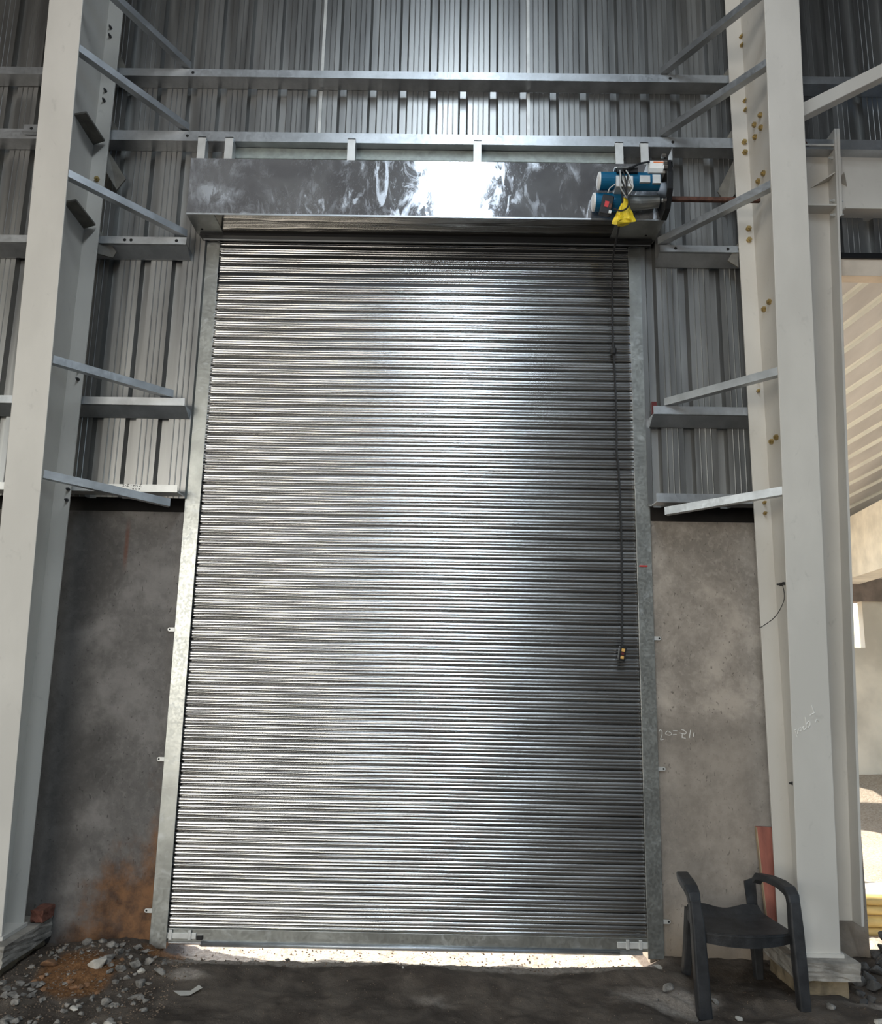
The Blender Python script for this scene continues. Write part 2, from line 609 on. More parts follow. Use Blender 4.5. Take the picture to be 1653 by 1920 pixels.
lit_soil += 0.85 * (1 - sstep(np.abs(GX), 1.0, 1.5)) * sstep(GY, -0.34, -0.2)
lit_soil += 0.55 * np.exp(-((GX - 0.15) / 0.2) ** 2) * np.exp(-((GY + 0.62) / 0.10) ** 2)
lit_soil += 0.7 * np.exp(-((GX - 2.25) / 0.25) ** 2) * np.exp(-((GY + 0.55) / 0.08) ** 2)
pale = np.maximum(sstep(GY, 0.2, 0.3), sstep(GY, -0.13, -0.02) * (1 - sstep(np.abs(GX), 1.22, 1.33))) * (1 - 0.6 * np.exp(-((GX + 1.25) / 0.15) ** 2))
attr = gme.color_attributes.new('soil', 'FLOAT_COLOR', 'POINT')
attr.data.foreach_set('color', np.stack([np.clip(red, 0, 1), np.clip(lit_soil, 0, 1), np.clip(pale, 0, 1), np.ones_like(red)], -1).reshape(-1).astype(np.float32))
floor = link('floor', gme, 'soil')
tag(floor, 'uneven floor of dark sand with painted light patches and red soil in front of the shutter', None, None, 'structure')


def gz(x, y):
    return float(ground_z(x, y))


# ------------------------------------------------------------------ hall shell (behind and beside the camera)
hall = [
    ('wall_left', join(box(-8.2, -8.0, -15.2, -9.5, -0.3, 8.0), box(-8.2, -8.0, -4.5, 0.1, -0.3, 8.0), box(-8.2, -8.0, -9.5, -4.5, 5.2, 8.0)), 'hall side wall of grey sheeting with one open bay far to the left'),
    ('wall_rear', join(box(-8.2, -7.2, -15.2, -15.0, -0.3, 8.0), box(-2.2, 8.2, -15.2, -15.0, -0.3, 8.0), box(-7.2, -2.2, -15.2, -15.0, 5.1, 8.0)), 'rear hall wall with a wide open doorway behind the viewer'),
    ('wall_right', join(box(8.0, 8.2, -15.2, -8.0, -0.3, 8.0), box(8.0, 8.2, -4.0, 0.1, -0.3, 8.0), box(8.0, 8.2, -8.0, -4.0, 4.2, 8.0), box(8.0, 8.2, -8.0, -4.0, -0.3, 1.0)), 'hall side wall with one open window bay far to the right'),
    ('ceiling', join(box(-8.2, 0.0, -15.2, 0.3, 7.6, 7.75), box(0.56, 8.2, -15.2, 0.3, 7.6, 7.75), box(0.0, 0.56, -2.8, 0.3, 7.6, 7.75), box(0.0, 0.56, -15.2, -14.0, 7.6, 7.75)), 'hall roof underside with one long roof light strip'),
]
for nm, g, lb in hall:
    tag(obj(nm, g, 'roof_in'), lb, None, None, 'structure')

# ------------------------------------------------------------------ profiled sheet wall facing the camera
PITCH, R0 = 0.2007, 0.0405
SY = -0.02


def sheet_geo(x0, x1, z0, z1, y=SY):
    pts = []
    k0 = math.floor((x0 - R0) / PITCH) - 1
    k1 = math.ceil((x1 - R0) / PITCH) + 1
    for k in range(k0, k1 + 1):
        c = R0 + k * PITCH
        pts += [(c - 0.033, 0), (c - 0.020, 0.036), (c + 0.020, 0.036), (c + 0.033, 0)]
        for j in (0.25, 0.5, 0.75):
            m = c + 0.033 + (PITCH - 0.066) * j
            pts += [(m - 0.004, 0), (m - 0.001, -0.0028), (m + 0.001, -0.0028), (m + 0.004, 0)]
    def yat(x):
        for (a, ya), (b, yb) in zip(pts, pts[1:]):
            if a <= x <= b:
                return ya + (yb - ya) * (x - a) / max(1e-9, b - a)
        return 0
    prof = [(x0, yat(x0))] + [p for p in pts if x0 < p[0] < x1] + [(x1, yat(x1))]
    V, F = [], []
    t = 0.002
    for x, dy in prof:
        V += [(x, y + dy, z0), (x, y + dy, z1), (x, y + dy + t, z0), (x, y + dy + t, z1)]
    for i in range(len(prof) - 1):
        a, b = 4 * i, 4 * i + 4
        F += [(a, b, b + 1, a + 1), (a + 2, a + 3, b + 3, b + 2), (a, a + 2, b + 2, b), (a + 1, b + 1, b + 3, a + 3)]
    return V, F


wall = struct('wall_back', 'tall wall of ribbed grey metal sheeting behind the shutter and columns')
panels = [(-8.0, -6.3, 2.50), (-6.3, -4.9, 2.50), (-4.9, -3.5, 2.50), (-3.5, -2.1, 2.50), (-2.1, -1.385, 2.50), (-1.385, -0.70, 4.45), (-0.70, 0.675, 4.45),
          (0.675, 1.385, 4.45), (1.385, 2.09, 2.50), (2.09, 2.50, 2.50), (2.50, 3.5, 4.17), (3.5, 4.9, 4.17), (4.9, 6.3, 4.17), (6.3, 8.0, 4.17)]
for i, (a, b, z0) in enumerate(panels):
    obj('sheet_panel', sheet_geo(a, b + 0.004, z0, 7.6, SY + 0.0025 * (i % 2)), 'sheet', wall)
# overlapping panel edges and drip flashings that stand proud
for x, za, zb in ((-0.703, 4.93, 5.28), (-0.703, 5.36, 7.5), (0.672, 4.93, 5.28), (0.672, 5.36, 7.5)):
    obj('lap_edge', box(x - 0.010, x + 0.010, SY - 0.012, SY + 0.004, za, zb), 'strap', wall)
obj('trim_strip', box(-1.385, 1.385, SY + 0.045, SY + 0.06, 3.9, 4.2), 'black', wall)

# ------------------------------------------------------------------ concrete dado walls
wl = struct('wall_dado_left', 'low plastered concrete wall left of the shutter, stained with red soil')
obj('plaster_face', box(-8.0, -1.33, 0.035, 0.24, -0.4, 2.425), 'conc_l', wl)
obj('shaded_recess', join(box(-8.0, -1.33, 0.20, 0.24, 2.425, 2.75), box(-8.0, -1.33, 0.02, 0.20, 2.62, 2.75)), 'gap_shade', wl)  # recess coloured black for shade; cap added to stop sun leaking in
wr = struct('wall_dado_right', 'low plastered concrete wall right of the shutter with a chalked number')
obj('plaster_face', box(1.33, 2.53, 0.035, 0.24, -0.4, 2.42), 'conc_r', wr)
obj('shaded_recess', join(box(1.33, 2.53, 0.20, 0.24, 2.42, 2.75), box(1.33, 2.53, 0.02, 0.20, 2.62, 2.75)), 'gap_shade', wr)  # same black-for-shade recess and added cap on this side
obj('lintel', box(-1.45, 1.45, 0.06, 0.24, 4.15, 4.70), 'conc', wr)


def strokes(lines, fn, r):
    gs = []
    for ln in lines:
        pts = spline([fn(*p) for p in ln], 4) if len(ln) > 2 else [Vector(fn(*p)) for p in ln]
        gs.append(tube(pts, r, 4))
    return join(*gs)


# chalk marks (pixel sketch of the handwriting -> wall plane)
cf = lambda x, y: (1.389 + x * 0.000185 - y * 0.0000055, 0.0345, 1.2565 - y * 0.000179 + x * 0.0000035)
chalk = [[(180, 360), (210, 310), (260, 340), (270, 430), (245, 530), (215, 605), (250, 620), (340, 590)],
         [(455, 340), (395, 380), (380, 440), (480, 480), (560, 450), (530, 390), (470, 370)],
         [(610, 335), (740, 340)], [(600, 460), (720, 455)],
         [(860, 300), (960, 330), (1020, 400), (960, 440), (900, 430), (890, 560)], [(810, 405), (900, 430)], [(900, 550), (1000, 575)],
         [(1150, 310), (1115, 560)], [(1260, 390), (1230, 530)]]
tag(obj('chalk_number', strokes(chalk, cf, 0.0022), 'chalk', wr), 'thin white chalk number scrawled on the plaster')

# ------------------------------------------------------------------ steel girts
FY = -0.135


def girt(x0, x1, z0, z1, label, drop=False, name='steel_girt', holes=(), mat='galv'):
    t = 0.007
    prof = [(FY, z0), (FY, z1), (FY + t, z1), (FY + t, z0 + t), (SY - 0.003, z0 + t)]
    if drop:
        prof += [(SY - 0.003, z0 - 0.050), (SY - 0.003 - t, z0 - 0.050), (FY + 0.022, z0)]
    else:
        prof += [(SY - 0.003, z0)]
    g = thing(name, label, 'girt', ((x0 + x1) / 2, FY, z0), 'horizontal girts of the sheeted wall')
    obj('rail', extrude_x(prof, x0, x1), mat, g)
    for hx in holes:
        obj('bolt_hole', tube([(hx - 0.006, FY - 0.0012, (z0 + z1) / 2), (hx + 0.006, FY - 0.0012, (z0 + z1) / 2)], 0.008, 8) if False else
            tube([(hx, FY - 0.0015, (z0 + z1) / 2), (hx, FY + 0.001, (z0 + z1) / 2)], 0.010, 10), 'hole', g)
    return g


girt(-7.9, 7.9, 5.295, 5.350, 'topmost galvanised girt running across above the shutter hood', holes=(1.585, -1.53))
girt(-7.9, 7.9, 4.823, 4.893, 'second galvanised girt, the one carrying the hood hangers', holes=(1.585, -1.53))
girt(-7.9, -1.478, 4.098, 4.146, 'short girt beside the left end of the shutter hood', True, holes=(-1.865, -1.825, -1.54))
girt(1.478, 2.02, 4.096, 4.140, 'short girt beside the right end of the shutter hood', True, holes=(1.575, 1.90, 1.97))
girt(-7.9, -1.405, 3.045, 3.092, 'middle girt meeting the left guide rail halfway up', True)
girt(1.405, 2.15, 3.040, 3.090, 'middle girt meeting the right guide rail halfway up', True)
g5 = girt(-7.9, -1.405, 2.512, 2.556, 'lowest pale girt left of the shutter with marker writing', False, mat='strap')
girt(1.405, 2.15, 2.503, 2.556, 'lowest girt right of the shutter just above the concrete wall', False)
gf_ = lambda x, y: (-1.8612 + x * 0.000267, FY - 0.001, 2.6107 - y * 0.000271 + x * 0.0000046)
ink = [[(490, 225), (530, 220), (500, 260), (535, 260)], [(555, 240), (570, 250)], [(585, 220), (630, 215), (600, 245), (585, 258), (630, 255)], [(675, 240), (690, 240)],
       [(725, 225), (735, 265)], [(765, 222), (775, 262)], [(735, 248), (770, 243)], [(830, 225), (800, 240), (830, 262)], [(865, 225), (905, 222), (865, 265), (915, 268)],
       [(720, 305), (725, 330)], [(740, 305), (745, 330)], [(790, 310), (800, 335)], [(840, 310), (880, 312), (850, 345)]]
tag(obj('marker_writing', strokes(ink, gf_, 0.0013), 'ink', g5), 'small dark marker code written on the girt')

# lintel channel behind the hangers
lc = thing('lintel_channel', 'dull galvanised channel behind the hood hangers', 'channel', (0, -0.06, 4.62))
obj('web', box(-1.25, 1.25, -0.072, -0.060, 4.60, 4.82), 'zinc_green', lc)
obj('lip', box(-1.25, 1.25, -0.080, -0.072, 4.742, 4.760), 'zinc_green', lc)

# ------------------------------------------------------------------ columns
hexb = {}


def bolt_mesh(axis_, big):
    key = (axis_, big)
    if key not in hexb:
        r, h = (0.017, 0.016) if big else (0.010, 0.016)
        d = {'y': Vector((0, -1, 0)), 'x-': Vector((-1, 0, 0)), 'x+': Vector((1, 0, 0)), 'z': Vector((0, 0, 1))}[axis_]
        g = join(tube([Vector((0, 0, 0)), d * h], r, 6), tube([d * h * 0.9, d * (h + (0.006 if big else 0.014))], r * 0.55, 8))
        hexb[key] = [tuple(Vector(v) * S) for v in g[0]], g[1]
    return hexb[key]


bolt_cache = {}


def bolt(parent, at, axis_, big, mat):
    k = (axis_, big, mat)
    if k not in bolt_cache:
        V, F = bolt_mesh(axis_, big)
        bolt_cache[k] = new_mesh('bolt', V, F)
    return put('bolt', bolt_cache[k], mat, parent, at)


def column(name, label, xc, zb, ynear, hw=0.1, yf=-0.15, ztop=7.5):
    c = thing(name, label, 'column', (xc, (ynear(zb) + yf) / 2, zb))
    a, b = ynear(zb), ynear(ztop)
    obj('near_flange', hexa([(xc - hw, a, zb), (xc + hw, a, zb), (xc + hw, a + 0.012, zb), (xc - hw, a + 0.012, zb)],
                            [(xc - hw, b, ztop), (xc + hw, b, ztop), (xc + hw, b + 0.012, ztop), (xc - hw, b + 0.012, ztop)]), 'paint', c, bevel=0.002)
    obj('far_flange', box(xc - hw, xc + hw, yf - 0.012, yf, zb, ztop), 'paint', c, bevel=0.002)
    w = 0.004
    obj('web', hexa([(xc - w, a + 0.012, zb), (xc + w, a + 0.012, zb), (xc + w, yf - 0.012, zb), (xc - w, yf - 0.012, zb)],
                    [(xc - w, b + 0.012, ztop), (xc + w, b + 0.012, ztop), (xc + w, yf - 0.012, ztop), (xc - w, yf - 0.012, ztop)]), 'paint', c)
    obj('base_plate', box(xc - hw - 0.008, xc + hw + 0.012, a - 0.012, yf + 0.01, zb - 0.006, zb + 0.012), 'paint', c)
    return c


YL = lambda z: -0.365 - 0.056 * z
YR = lambda z: -0.41 - 0.0625 * z
XL, XR = -2.12, 2.06
cl = column('steel_column', 'beige painted steel column standing at the left of the shutter', XL, 0.15, YL)
cr = column('steel_column', 'beige painted steel column behind the broken chair, with brass-coloured bolts', XR, 0.17, YR)
for z in (4.775, 4.19):
    tag(obj('stiffener_plate', prism([(XL + 0.004, -0.43, z), (XL + 0.085, -0.45, z), (XL + 0.088, -0.19, z - 0.004), (XL + 0.004, -0.163, z - 0.012)], (0, 0, 0.012)), 'plate_shade', cl),
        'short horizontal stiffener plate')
for x, z in ((-2.105, 5.622), (-2.102, 5.557), (-2.093, 5.152), (-2.095, 5.081), (-2.065, 3.245), (-2.066, 3.188), (-2.051, 2.512), (-2.053, 2.448)):
    bolt(cl, (x + 0.02, -0.162, z), 'y', False, 'bolt_d')
bolt(cl, (-2.065, -0.162, 4.52), 'y', True, 'bolt_y')
for x, z, bg in ((2.066, 5.611, 0), (2.066, 5.547, 0), (2.064, 5.137, 0), (2.064, 5.071, 0), (2.048, 4.842, 1), (2.048, 4.77, 1), (2.042, 4.24, 1), (2.041, 4.164, 1),
                 (2.041, 3.242, 0), (2.041, 3.182, 0), (2.039, 2.503, 0), (2.038, 2.44, 0)):
    bolt(cr, (x - 0.02, -0.162, z), 'y', bool(bg), 'bolt_y')
for y, z in ((-0.38, 4.873), (-0.286, 4.877), (-0.376, 4.791), (-0.283, 4.794), (-0.372, 4.484), (-0.289, 4.486), (-0.338, 3.67), (-0.257, 3.662), (-0.315, 2.853), (-0.246, 2.847)):
    bolt(cr, (XR - 0.004, y, z), 'x-', True, 'bolt_y')
for z in (2.02, 0.96):
    for y in (-0.30, -0.255):
        bolt(cr, (XR - 0.004, y, z), 'x-', False, 'bolt_d')
# gusset plates welded behind the far flanges
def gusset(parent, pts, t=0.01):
    tag(obj('gusset_plate', prism(pts, (0, t, 0)), 'plate_shade', parent), 'dark gusset plate behind the flange')


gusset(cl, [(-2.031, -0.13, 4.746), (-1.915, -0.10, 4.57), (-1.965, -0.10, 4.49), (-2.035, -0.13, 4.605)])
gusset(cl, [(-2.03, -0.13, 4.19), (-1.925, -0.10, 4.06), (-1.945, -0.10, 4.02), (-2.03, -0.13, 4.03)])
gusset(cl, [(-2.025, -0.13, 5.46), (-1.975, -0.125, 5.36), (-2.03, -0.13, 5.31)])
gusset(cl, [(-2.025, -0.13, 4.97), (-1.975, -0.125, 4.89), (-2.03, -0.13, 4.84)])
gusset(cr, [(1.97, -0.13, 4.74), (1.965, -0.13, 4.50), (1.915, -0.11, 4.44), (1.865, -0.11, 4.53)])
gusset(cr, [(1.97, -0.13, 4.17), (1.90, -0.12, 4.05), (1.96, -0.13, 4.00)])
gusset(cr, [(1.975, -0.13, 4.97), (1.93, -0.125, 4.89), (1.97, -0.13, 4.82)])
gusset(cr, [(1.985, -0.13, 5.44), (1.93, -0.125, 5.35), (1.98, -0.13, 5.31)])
# bent cleat with two bolt holes left of the left column
cleat = thing('angle_cleat', 'small punched angle cleat fixed left of the left column', 'bracket', (-2.47, -0.14, 4.83))
obj('plate', box(-2.58, -2.21, -0.155, -0.145, 4.855, 4.91), 'galv', cleat)
obj('seat_leg', box(-2.58, -2.21, -0.175, -0.145, 4.845, 4.855), 'galv', cleat)
for x in (-2.53, -2.40):
    obj('bolt_hole', tube([(x, -0.1565, 4.882), (x, -0.152, 4.882)], 0.010, 10), 'hole', cleat)

# chalk scribble on the right column's near flange
cfy = lambda x, y: (1.9571 + x * 0.0001157 - y * 0.0000072, YR(1.4063 - y * 0.000112) - 0.0012, 1.4063 - y * 0.000112 + x * 0.000002)
scrib = [[(240, 1400), (290, 1500), (340, 1690)], [(240, 1410), (330, 1370), (380, 1450), (370, 1560)], [(410, 1330), (440, 1450), (520, 1430), (500, 1300), (440, 1330)],
         [(500, 1260), (540, 1330), (650, 1210), (610, 1330), (650, 1400), (750, 1300)], [(690, 820), (720, 1000), (750, 1290)], [(750, 1150), (830, 1020), (900, 1030), (910, 1180), (830, 1290), (800, 1200)],
         [(950, 280), (1000, 420), (1070, 610), (1100, 640)], [(890, 750), (1000, 680), (1110, 630)], [(1150, 1060), (1190, 930), (1300, 1000)]]
tag(obj('chalk_scribble', strokes(scrib, cfy, 0.0026), 'chalk', cr), 'slanted white chalk scribble on the flange')

# thin wire dangling on the right column
wire = obj('thin_wire', tube(spline([(2.035, -0.31, 2.01), (2.03, -0.33, 1.93), (1.99, -0.30, 1.84), (1.955, -0.20, 1.79), (1.95, -0.17, 1.785)], 5), 0.0022, 5), 'cable')
tag(wire, 'thin dark wire dangling from a bolt on the right column', 'wire')

# plinths
def rough_box(x0, x1, y0, y1, z0, z1, amp=0.008, n=5, seed=1):
    bm = bmesh.new()
    bmesh.ops.create_cube(bm, size=1)
    bmesh.ops.subdivide_edges(bm, edges=bm.edges[:], cuts=n, use_grid_fill=True)
    rr = random.Random(seed)
    V = []
    for v in bm.verts:
        V.append((x0 + (v.co.x + .5) * (x1 - x0) + rr.uniform(-amp, amp), y0 + (v.co.y + .5) * (y1 - y0) + rr.uniform(-amp, amp), z0 + (v.co.z + .5) * (z1 - z0) + rr.uniform(-amp, amp) * 0.6))
    bm.verts.index_update()
    F = [tuple(v.index for v in f.verts) for f in bm.faces]
    bm.free()
    return V, F


pr = thing('concrete_plinth', 'stepped concrete plinth under the column behind the chair', 'plinth', (2.06, -0.28, -0.1))
obj('cap', rough_box(1.90, 2.215, -0.500, -0.10, 0.082, 0.163, 0.004, 6, 2), 'conc', pr)
obj('pedestal', rough_box(1.925, 2.17, -0.455, -0.11, -0.12, 0.085, 0.004, 6, 3), 'conc_stain', pr)
pl = thing('concrete_plinth', 'rough concrete plinth under the left column with a brick on top', 'plinth', (-2.12, -0.25, -0.1))
obj('cap', rough_box(-2.33, -1.955, -0.47, 0.03, 0.045, 0.143, 0.004, 6, 4), 'conc', pl)
obj('pedestal', rough_box(-2.30, -1.985, -0.44, 0.03, -0.12, 0.05, 0.004, 6, 5), 'conc_stain', pl)
br = obj('brick', rough_box(-2.018, -1.952, -0.095, 0.032, 0.147, 0.207, 0.004, 3, 6), 'brick')
tag(br, 'broken red brick on the plinth beside the left column foot', 'brick')

# fly braces from the columns to the girts
BR = [((-1.985, -0.665, 5.53), (-1.545, -0.137, 5.352)), ((-2.018, -0.645, 5.035), (-1.52, -0.137, 4.897)), ((-2.018, -0.60, 4.25), (-1.475, -0.137, 4.150)),
      ((-2.018, -0.53, 3.15), (-1.475, -0.137, 3.095)), ((-2.018, -0.49, 2.505), (-1.435, -0.150, 2.425))]
wl_ = ['topmost', 'second from top', 'middle', 'second lowest', 'lowest']
for (a, b), w in zip(BR, wl_):
    o = obj('fly_brace', angle_bar(a, b), 'galv')
    tag(o, f'{w} slanting galvanised angle brace on the left column', 'brace', 'angle braces of the left column')
BRR = [((1.985, -0.73, 5.43), (1.52, -0.137, 5.352)), ((1.962, -0.71, 4.94), (1.50, -0.137, 4.897)), ((1.962, -0.665, 4.20), (1.465, -0.137, 4.144)),
       ((1.962, -0.60, 3.12), (1.47, -0.137, 3.093)), ((1.962, -0.56, 2.465), (1.445, -0.150, 2.425))]
for (a, b), w in zip(BRR, wl_):
    o = obj('fly_brace', angle_bar(a, b), 'galv')
    tag(o, f'{w} slanting galvanised angle brace on the right column', 'brace', 'angle braces of the right column')

# ------------------------------------------------------------------ second column and beam at the right edge
C2Y = -0.05
c2 = thing('portal_column', 'tapered grey-beige steel column half hidden behind the right column', 'column', (2.35, C2Y, 0.2))
fx = lambda z: 2.405 + (z - 0.24) * 0.0445
zt = 4.96
obj('web', prism([(2.20, C2Y, 0.23), (fx(0.23), C2Y, 0.23), (fx(zt), C2Y, zt - 0.08), (2.20, C2Y, zt - 0.08)], (0, 0.008, 0)), 'paint', c2)
obj('flange', hexa([(fx(0.23), C2Y - 0.1, 0.23), (fx(0.23) + 0.014, C2Y - 0.1, 0.23), (fx(0.23) + 0.014, C2Y + 0.08, 0.23), (fx(0.23), C2Y + 0.08, 0.23)],
                   [(fx(zt), C2Y - 0.1, zt), (fx(zt) + 0.014, C2Y - 0.1, zt), (fx(zt) + 0.014, C2Y + 0.08, zt), (fx(zt), C2Y + 0.08, zt)]), 'paint', c2)
for z in (4.84, 4.42):
    obj('stiffener_plate', box(2.20, fx(z), C2Y - 0.095, C2Y, z, z + 0.012), 'paint', c2)
obj('stiffener_plate', prism([(fx(4.65), C2Y - 0.09, 4.65), (fx(4.65), C2Y, 4.65), (fx(4.65) - 0.12, C2Y, 4.60)], (0, 0, 0.01)), 'paint', c2)
obj('haunch_gusset', prism([(2.20, C2Y - 0.05, 4.54), (2.285, C2Y - 0.05, 4.432), (2.20, C2Y - 0.05, 4.432)], (0, 0.01, 0)), 'rust', c2)
for y in (-0.12, -0.02):
    for z in (4.88, 4.77, 4.47, 4.37):
        bolt(c2, (fx(z) - 0.001, y, z), 'x-', False, 'strap')
bm_ = thing('steel_beam', 'beige steel beam bolted to the tapered column at the right edge', 'beam', (3.5, C2Y, 4.35))
obj('end_plate', hexa([(fx(4.34) + 0.016, C2Y - 0.1, 4.34), (fx(4.34) + 0.034, C2Y - 0.1, 4.36), (fx(4.34) + 0.034, C2Y + 0.08, 4.36), (fx(4.34) + 0.016, C2Y + 0.08, 4.34)],
                      [(fx(4.96) + 0.016, C2Y - 0.1, 4.96), (fx(4.96) + 0.034, C2Y - 0.1, 4.96), (fx(4.96) + 0.034, C2Y + 0.08, 4.96), (fx(4.96) + 0.016, C2Y + 0.08, 4.96)]), 'paint', bm_)
obj('web', box(2.655, 7.9, C2Y - 0.004, C2Y + 0.004, 4.425, 4.85), 'paint', bm_)
obj('top_flange', box(2.655, 7.9, C2Y - 0.08, C2Y + 0.08, 4.85, 4.862), 'paint', bm_)
obj('bottom_flange', box(2.655, 7.9, C2Y - 0.08, C2Y + 0.08, 4.413, 4.425), 'paint', bm_)
obj('stiffener_plate', prism([(2.66, C2Y - 0.09, 4.65), (2.66, C2Y, 4.65), (2.72, C2Y, 4.61)], (0, 0, 0.01)), 'paint', bm_)
for z in (4.90, 4.78, 4.48, 4.385):
    bolt(bm_, (fx(z) + 0.034, -0.10, z), 'x+', False, 'strap')
lt = obj('door_lintel', extrude_x([(-0.005, 4.02), (-0.005, 4.135), (0.09, 4.135), (0.09, 4.02)], 2.56, 7.9), 'timber_pale', bevel=0.004)
tag(lt, 'pale lintel over the open bay at the right edge', 'lintel')
lt2 = obj('sill_flashing', extrude_x([(-0.018, 4.135), (-0.018, 4.172), (0.09, 4.172), (0.09, 4.135)], 2.56, 7.9), 'black')
tag(lt2, 'dark flashing strip between the sheeting and the pale lintel', 'flashing')
bb = obj('tube_brace', prism([(2.165, -0.52, 4.72), (2.165, -0.52, 4.81), (2.165, -0.44, 4.81), (2.165, -0.44, 4.72)], (1.5, 0, 0.83)), 'paint', bevel=0.004)
tag(bb, 'beige square tube brace slanting up off the right column to the right', 'brace')
ang = obj('angle_cleat', prism([(2.30, -0.14, 5.00), (2.38, -0.14, 4.84), (2.45, -0.14, 4.84), (2.37, -0.14, 5.02)], (0, 0.01, 0)), 'rust')
tag(ang, 'dark angle cleat against the sheeting right of the right column', 'bracket')

# ------------------------------------------------------------------ roller shutter
sh = thing('roller_shutter', 'closed galvanised steel roller shutter of narrow horizontal slats', 'shutter', (0, 0.03, 0.0))
P = 0.0628
ctrl = [(0.0, 0.012), (0.0012, 0.011), (0.0022, 0.002), (0.0034, -0.0045), (0.008, -0.0078), (0.013, -0.0080), (0.0180, -0.0060), (0.0202, -0.0042), (0.0224, -0.0058), (0.028, -0.0076), (0.0345, -0.0068),
        (0.0372, -0.0050), (0.0396, -0.0062), (0.046, -0.0066), (0.053, -0.0050), (0.0580, -0.0025), (0.0602, 0.002), (0.0612, 0.010), (0.0628, 0.012)]
pts = [(p.y, p.x) for p in spline([(a, b, 0) for a, b in ctrl], 3)]
V, F = [], []
for y, z in pts:
    V += [(-1.325 * S, y * S, z * S), (1.325 * S, y * S, z * S)]
for i in range(len(pts) - 1):
    F.append((2 * i, 2 * i + 1, 2 * i + 3, 2 * i + 2))
# back skin so that every slat has thickness
nb = len(V)
V += [(-1.325 * S, 0.017 * S, -0.006 * S), (1.325 * S, 0.017 * S, -0.006 * S), (-1.325 * S, 0.015 * S, (P + 0.006) * S), (1.325 * S, 0.015 * S, (P + 0.006) * S)]
F.append((nb, nb + 2, nb + 3, nb + 1))  # laps behind the neighbouring slats
slat_me = bpy.data.meshes.new('slat')
slat_me.from_pydata(V, [], F)
slat_me.polygons.foreach_set('use_smooth', [True] * (len(F) - 1) + [False])
rs = random.Random(5)
for k in range(66):
    o = put('slat', slat_me, 'slat', sh, (0, 0.03, 0.098 + k * P))
    o.rotation_euler = (rs.uniform(-0.018, 0.018), 0, rs.uniform(-0.0006, 0.0006))
br_ = obj('bottom_rail', box(-1.318, 1.318, 0.018, 0.036, 0.030, 0.099), 'galv_dull', sh, bevel=0.002)
obj('rail_tube', tube([(-1.12, 0.012, 0.026), (1.16, 0.012, 0.026)], 0.0145, 12), 'galv', br_, smooth=True)
obj('rail_tube', tube([(-1.30, 0.018, 0.026), (-1.12, 0.018, 0.026)], 0.008, 8), 'chrome', br_)
obj('rail_channel', box(1.16, 1.285, 0.008, 0.02, 0.016, 0.034), 'galv', br_)
obj('lock_plate', box(-1.312, -1.15, 0.010, 0.018, 0.048, 0.078), 'strap', br_, bevel=0.002)
obj('lock_plate', box(1.15, 1.316, 0.010, 0.018, 0.048, 0.080), 'strap', br_, bevel=0.002)
for x in (-1.29, -1.185, 1.205, 1.275):
    obj('lock_clip', box(x - 0.009, x + 0.009, 0.004, 0.012, 0.044, 0.094), 'strap', br_, bevel=0.002)
obj('lock_catch', box(-1.145, -1.115, 0.002, 0.016, 0.046, 0.068), 'black', br_)
for sx, nm in ((-1, 'left'), (1, 'right')):
    a, b = (-1.40, -1.308) if sx < 0 else (1.312, 1.40)
    g = thing('guide_rail', f'{nm} upright guide rail of the roller shutter', 'guide rail', ((a + b) / 2, 0.0, 0.0), 'shutter guide rails')
    obj('channel', join(box(a, b, 0.0, 0.004, 0.0, 4.20), box(a if sx < 0 else b - 0.004, (a + 0.004) if sx < 0 else b, 0.004, 0.10, 0.0, 4.20)), 'galv_dull', g, bevel=0.0015)
    for z in (1.721, 0.988, 0.184):
        x0, x1 = (-1.438, -1.40) if sx < 0 else (1.40, 1.436)
        c = x0 if sx < 0 else x1
        poly = [(x0 + (0.0 if sx > 0 else 0.0), 0.024, z - 0.011)]
        ring = []
        for k in range(9):
            an = math.pi / 2 + math.pi * k / 8 if sx < 0 else -math.pi / 2 + math.pi * k / 8
            ring.append((c + math.cos(an) * 0.011, 0.024, z + math.sin(an) * 0.011))
        inner = x1 if sx < 0 else x0
        ring += [(inner, 0.024, z - 0.011), (inner, 0.024, z + 0.011)] if sx < 0 else [(inner, 0.024, z + 0.011), (inner, 0.024, z - 0.011)]
        tb = obj('fixing_tab', prism(ring, (0, 0.006, 0)), 'strap', g)
        obj('screw_hole', tube([(c, 0.0228, z), (c, 0.028, z)], 0.0055, 8), 'hole', tb)

# hood
hd = thing('shutter_hood', 'long galvanised box hood over the shutter, scuffed and shiny', 'hood', (0.016, -0.15, 4.2))
H0, H1 = -1.433, 1.465
# front panel as a gently dished sheet
nxh, nzh = 60, 10
V, F = [], []
for j in range(nzh + 1):
    for i in range(nxh + 1):
        u, v = i / nxh, j / nzh
        x = H0 + (H1 - H0) * u
        z = 4.21 + 0.375 * v
        dish = 0.0022 * math.sin(3.1 * math.pi * u + 0.7) * math.sin(math.pi * v) + 0.0035 * math.exp(-((x - 0.22) / 0.2) ** 2) * math.sin(math.pi * v) * (v - 0.5) * 2
        V.append((x, -0.3 + dish, z))
for j in range(nzh):
    for i in range(nxh):
        a = j * (nxh + 1) + i
        F.append((a, a + 1, a + nxh + 2, a + nxh + 1))
obj('front_panel', (V, F), 'hood', hd, smooth=True)
obj('soffit', box(H0 + 0.17, H1 - 0.29, -0.298, -0.09, 4.208, 4.214), 'hood_under', hd)
obj('soffit_end', box(H0, H0 + 0.168, -0.298, -0.075, 4.206, 4.214), 'galv_dull', hd)
obj('soffit_end', box(H1 - 0.288, H1, -0.298, -0.075, 4.206, 4.214), 'galv_dull', hd)
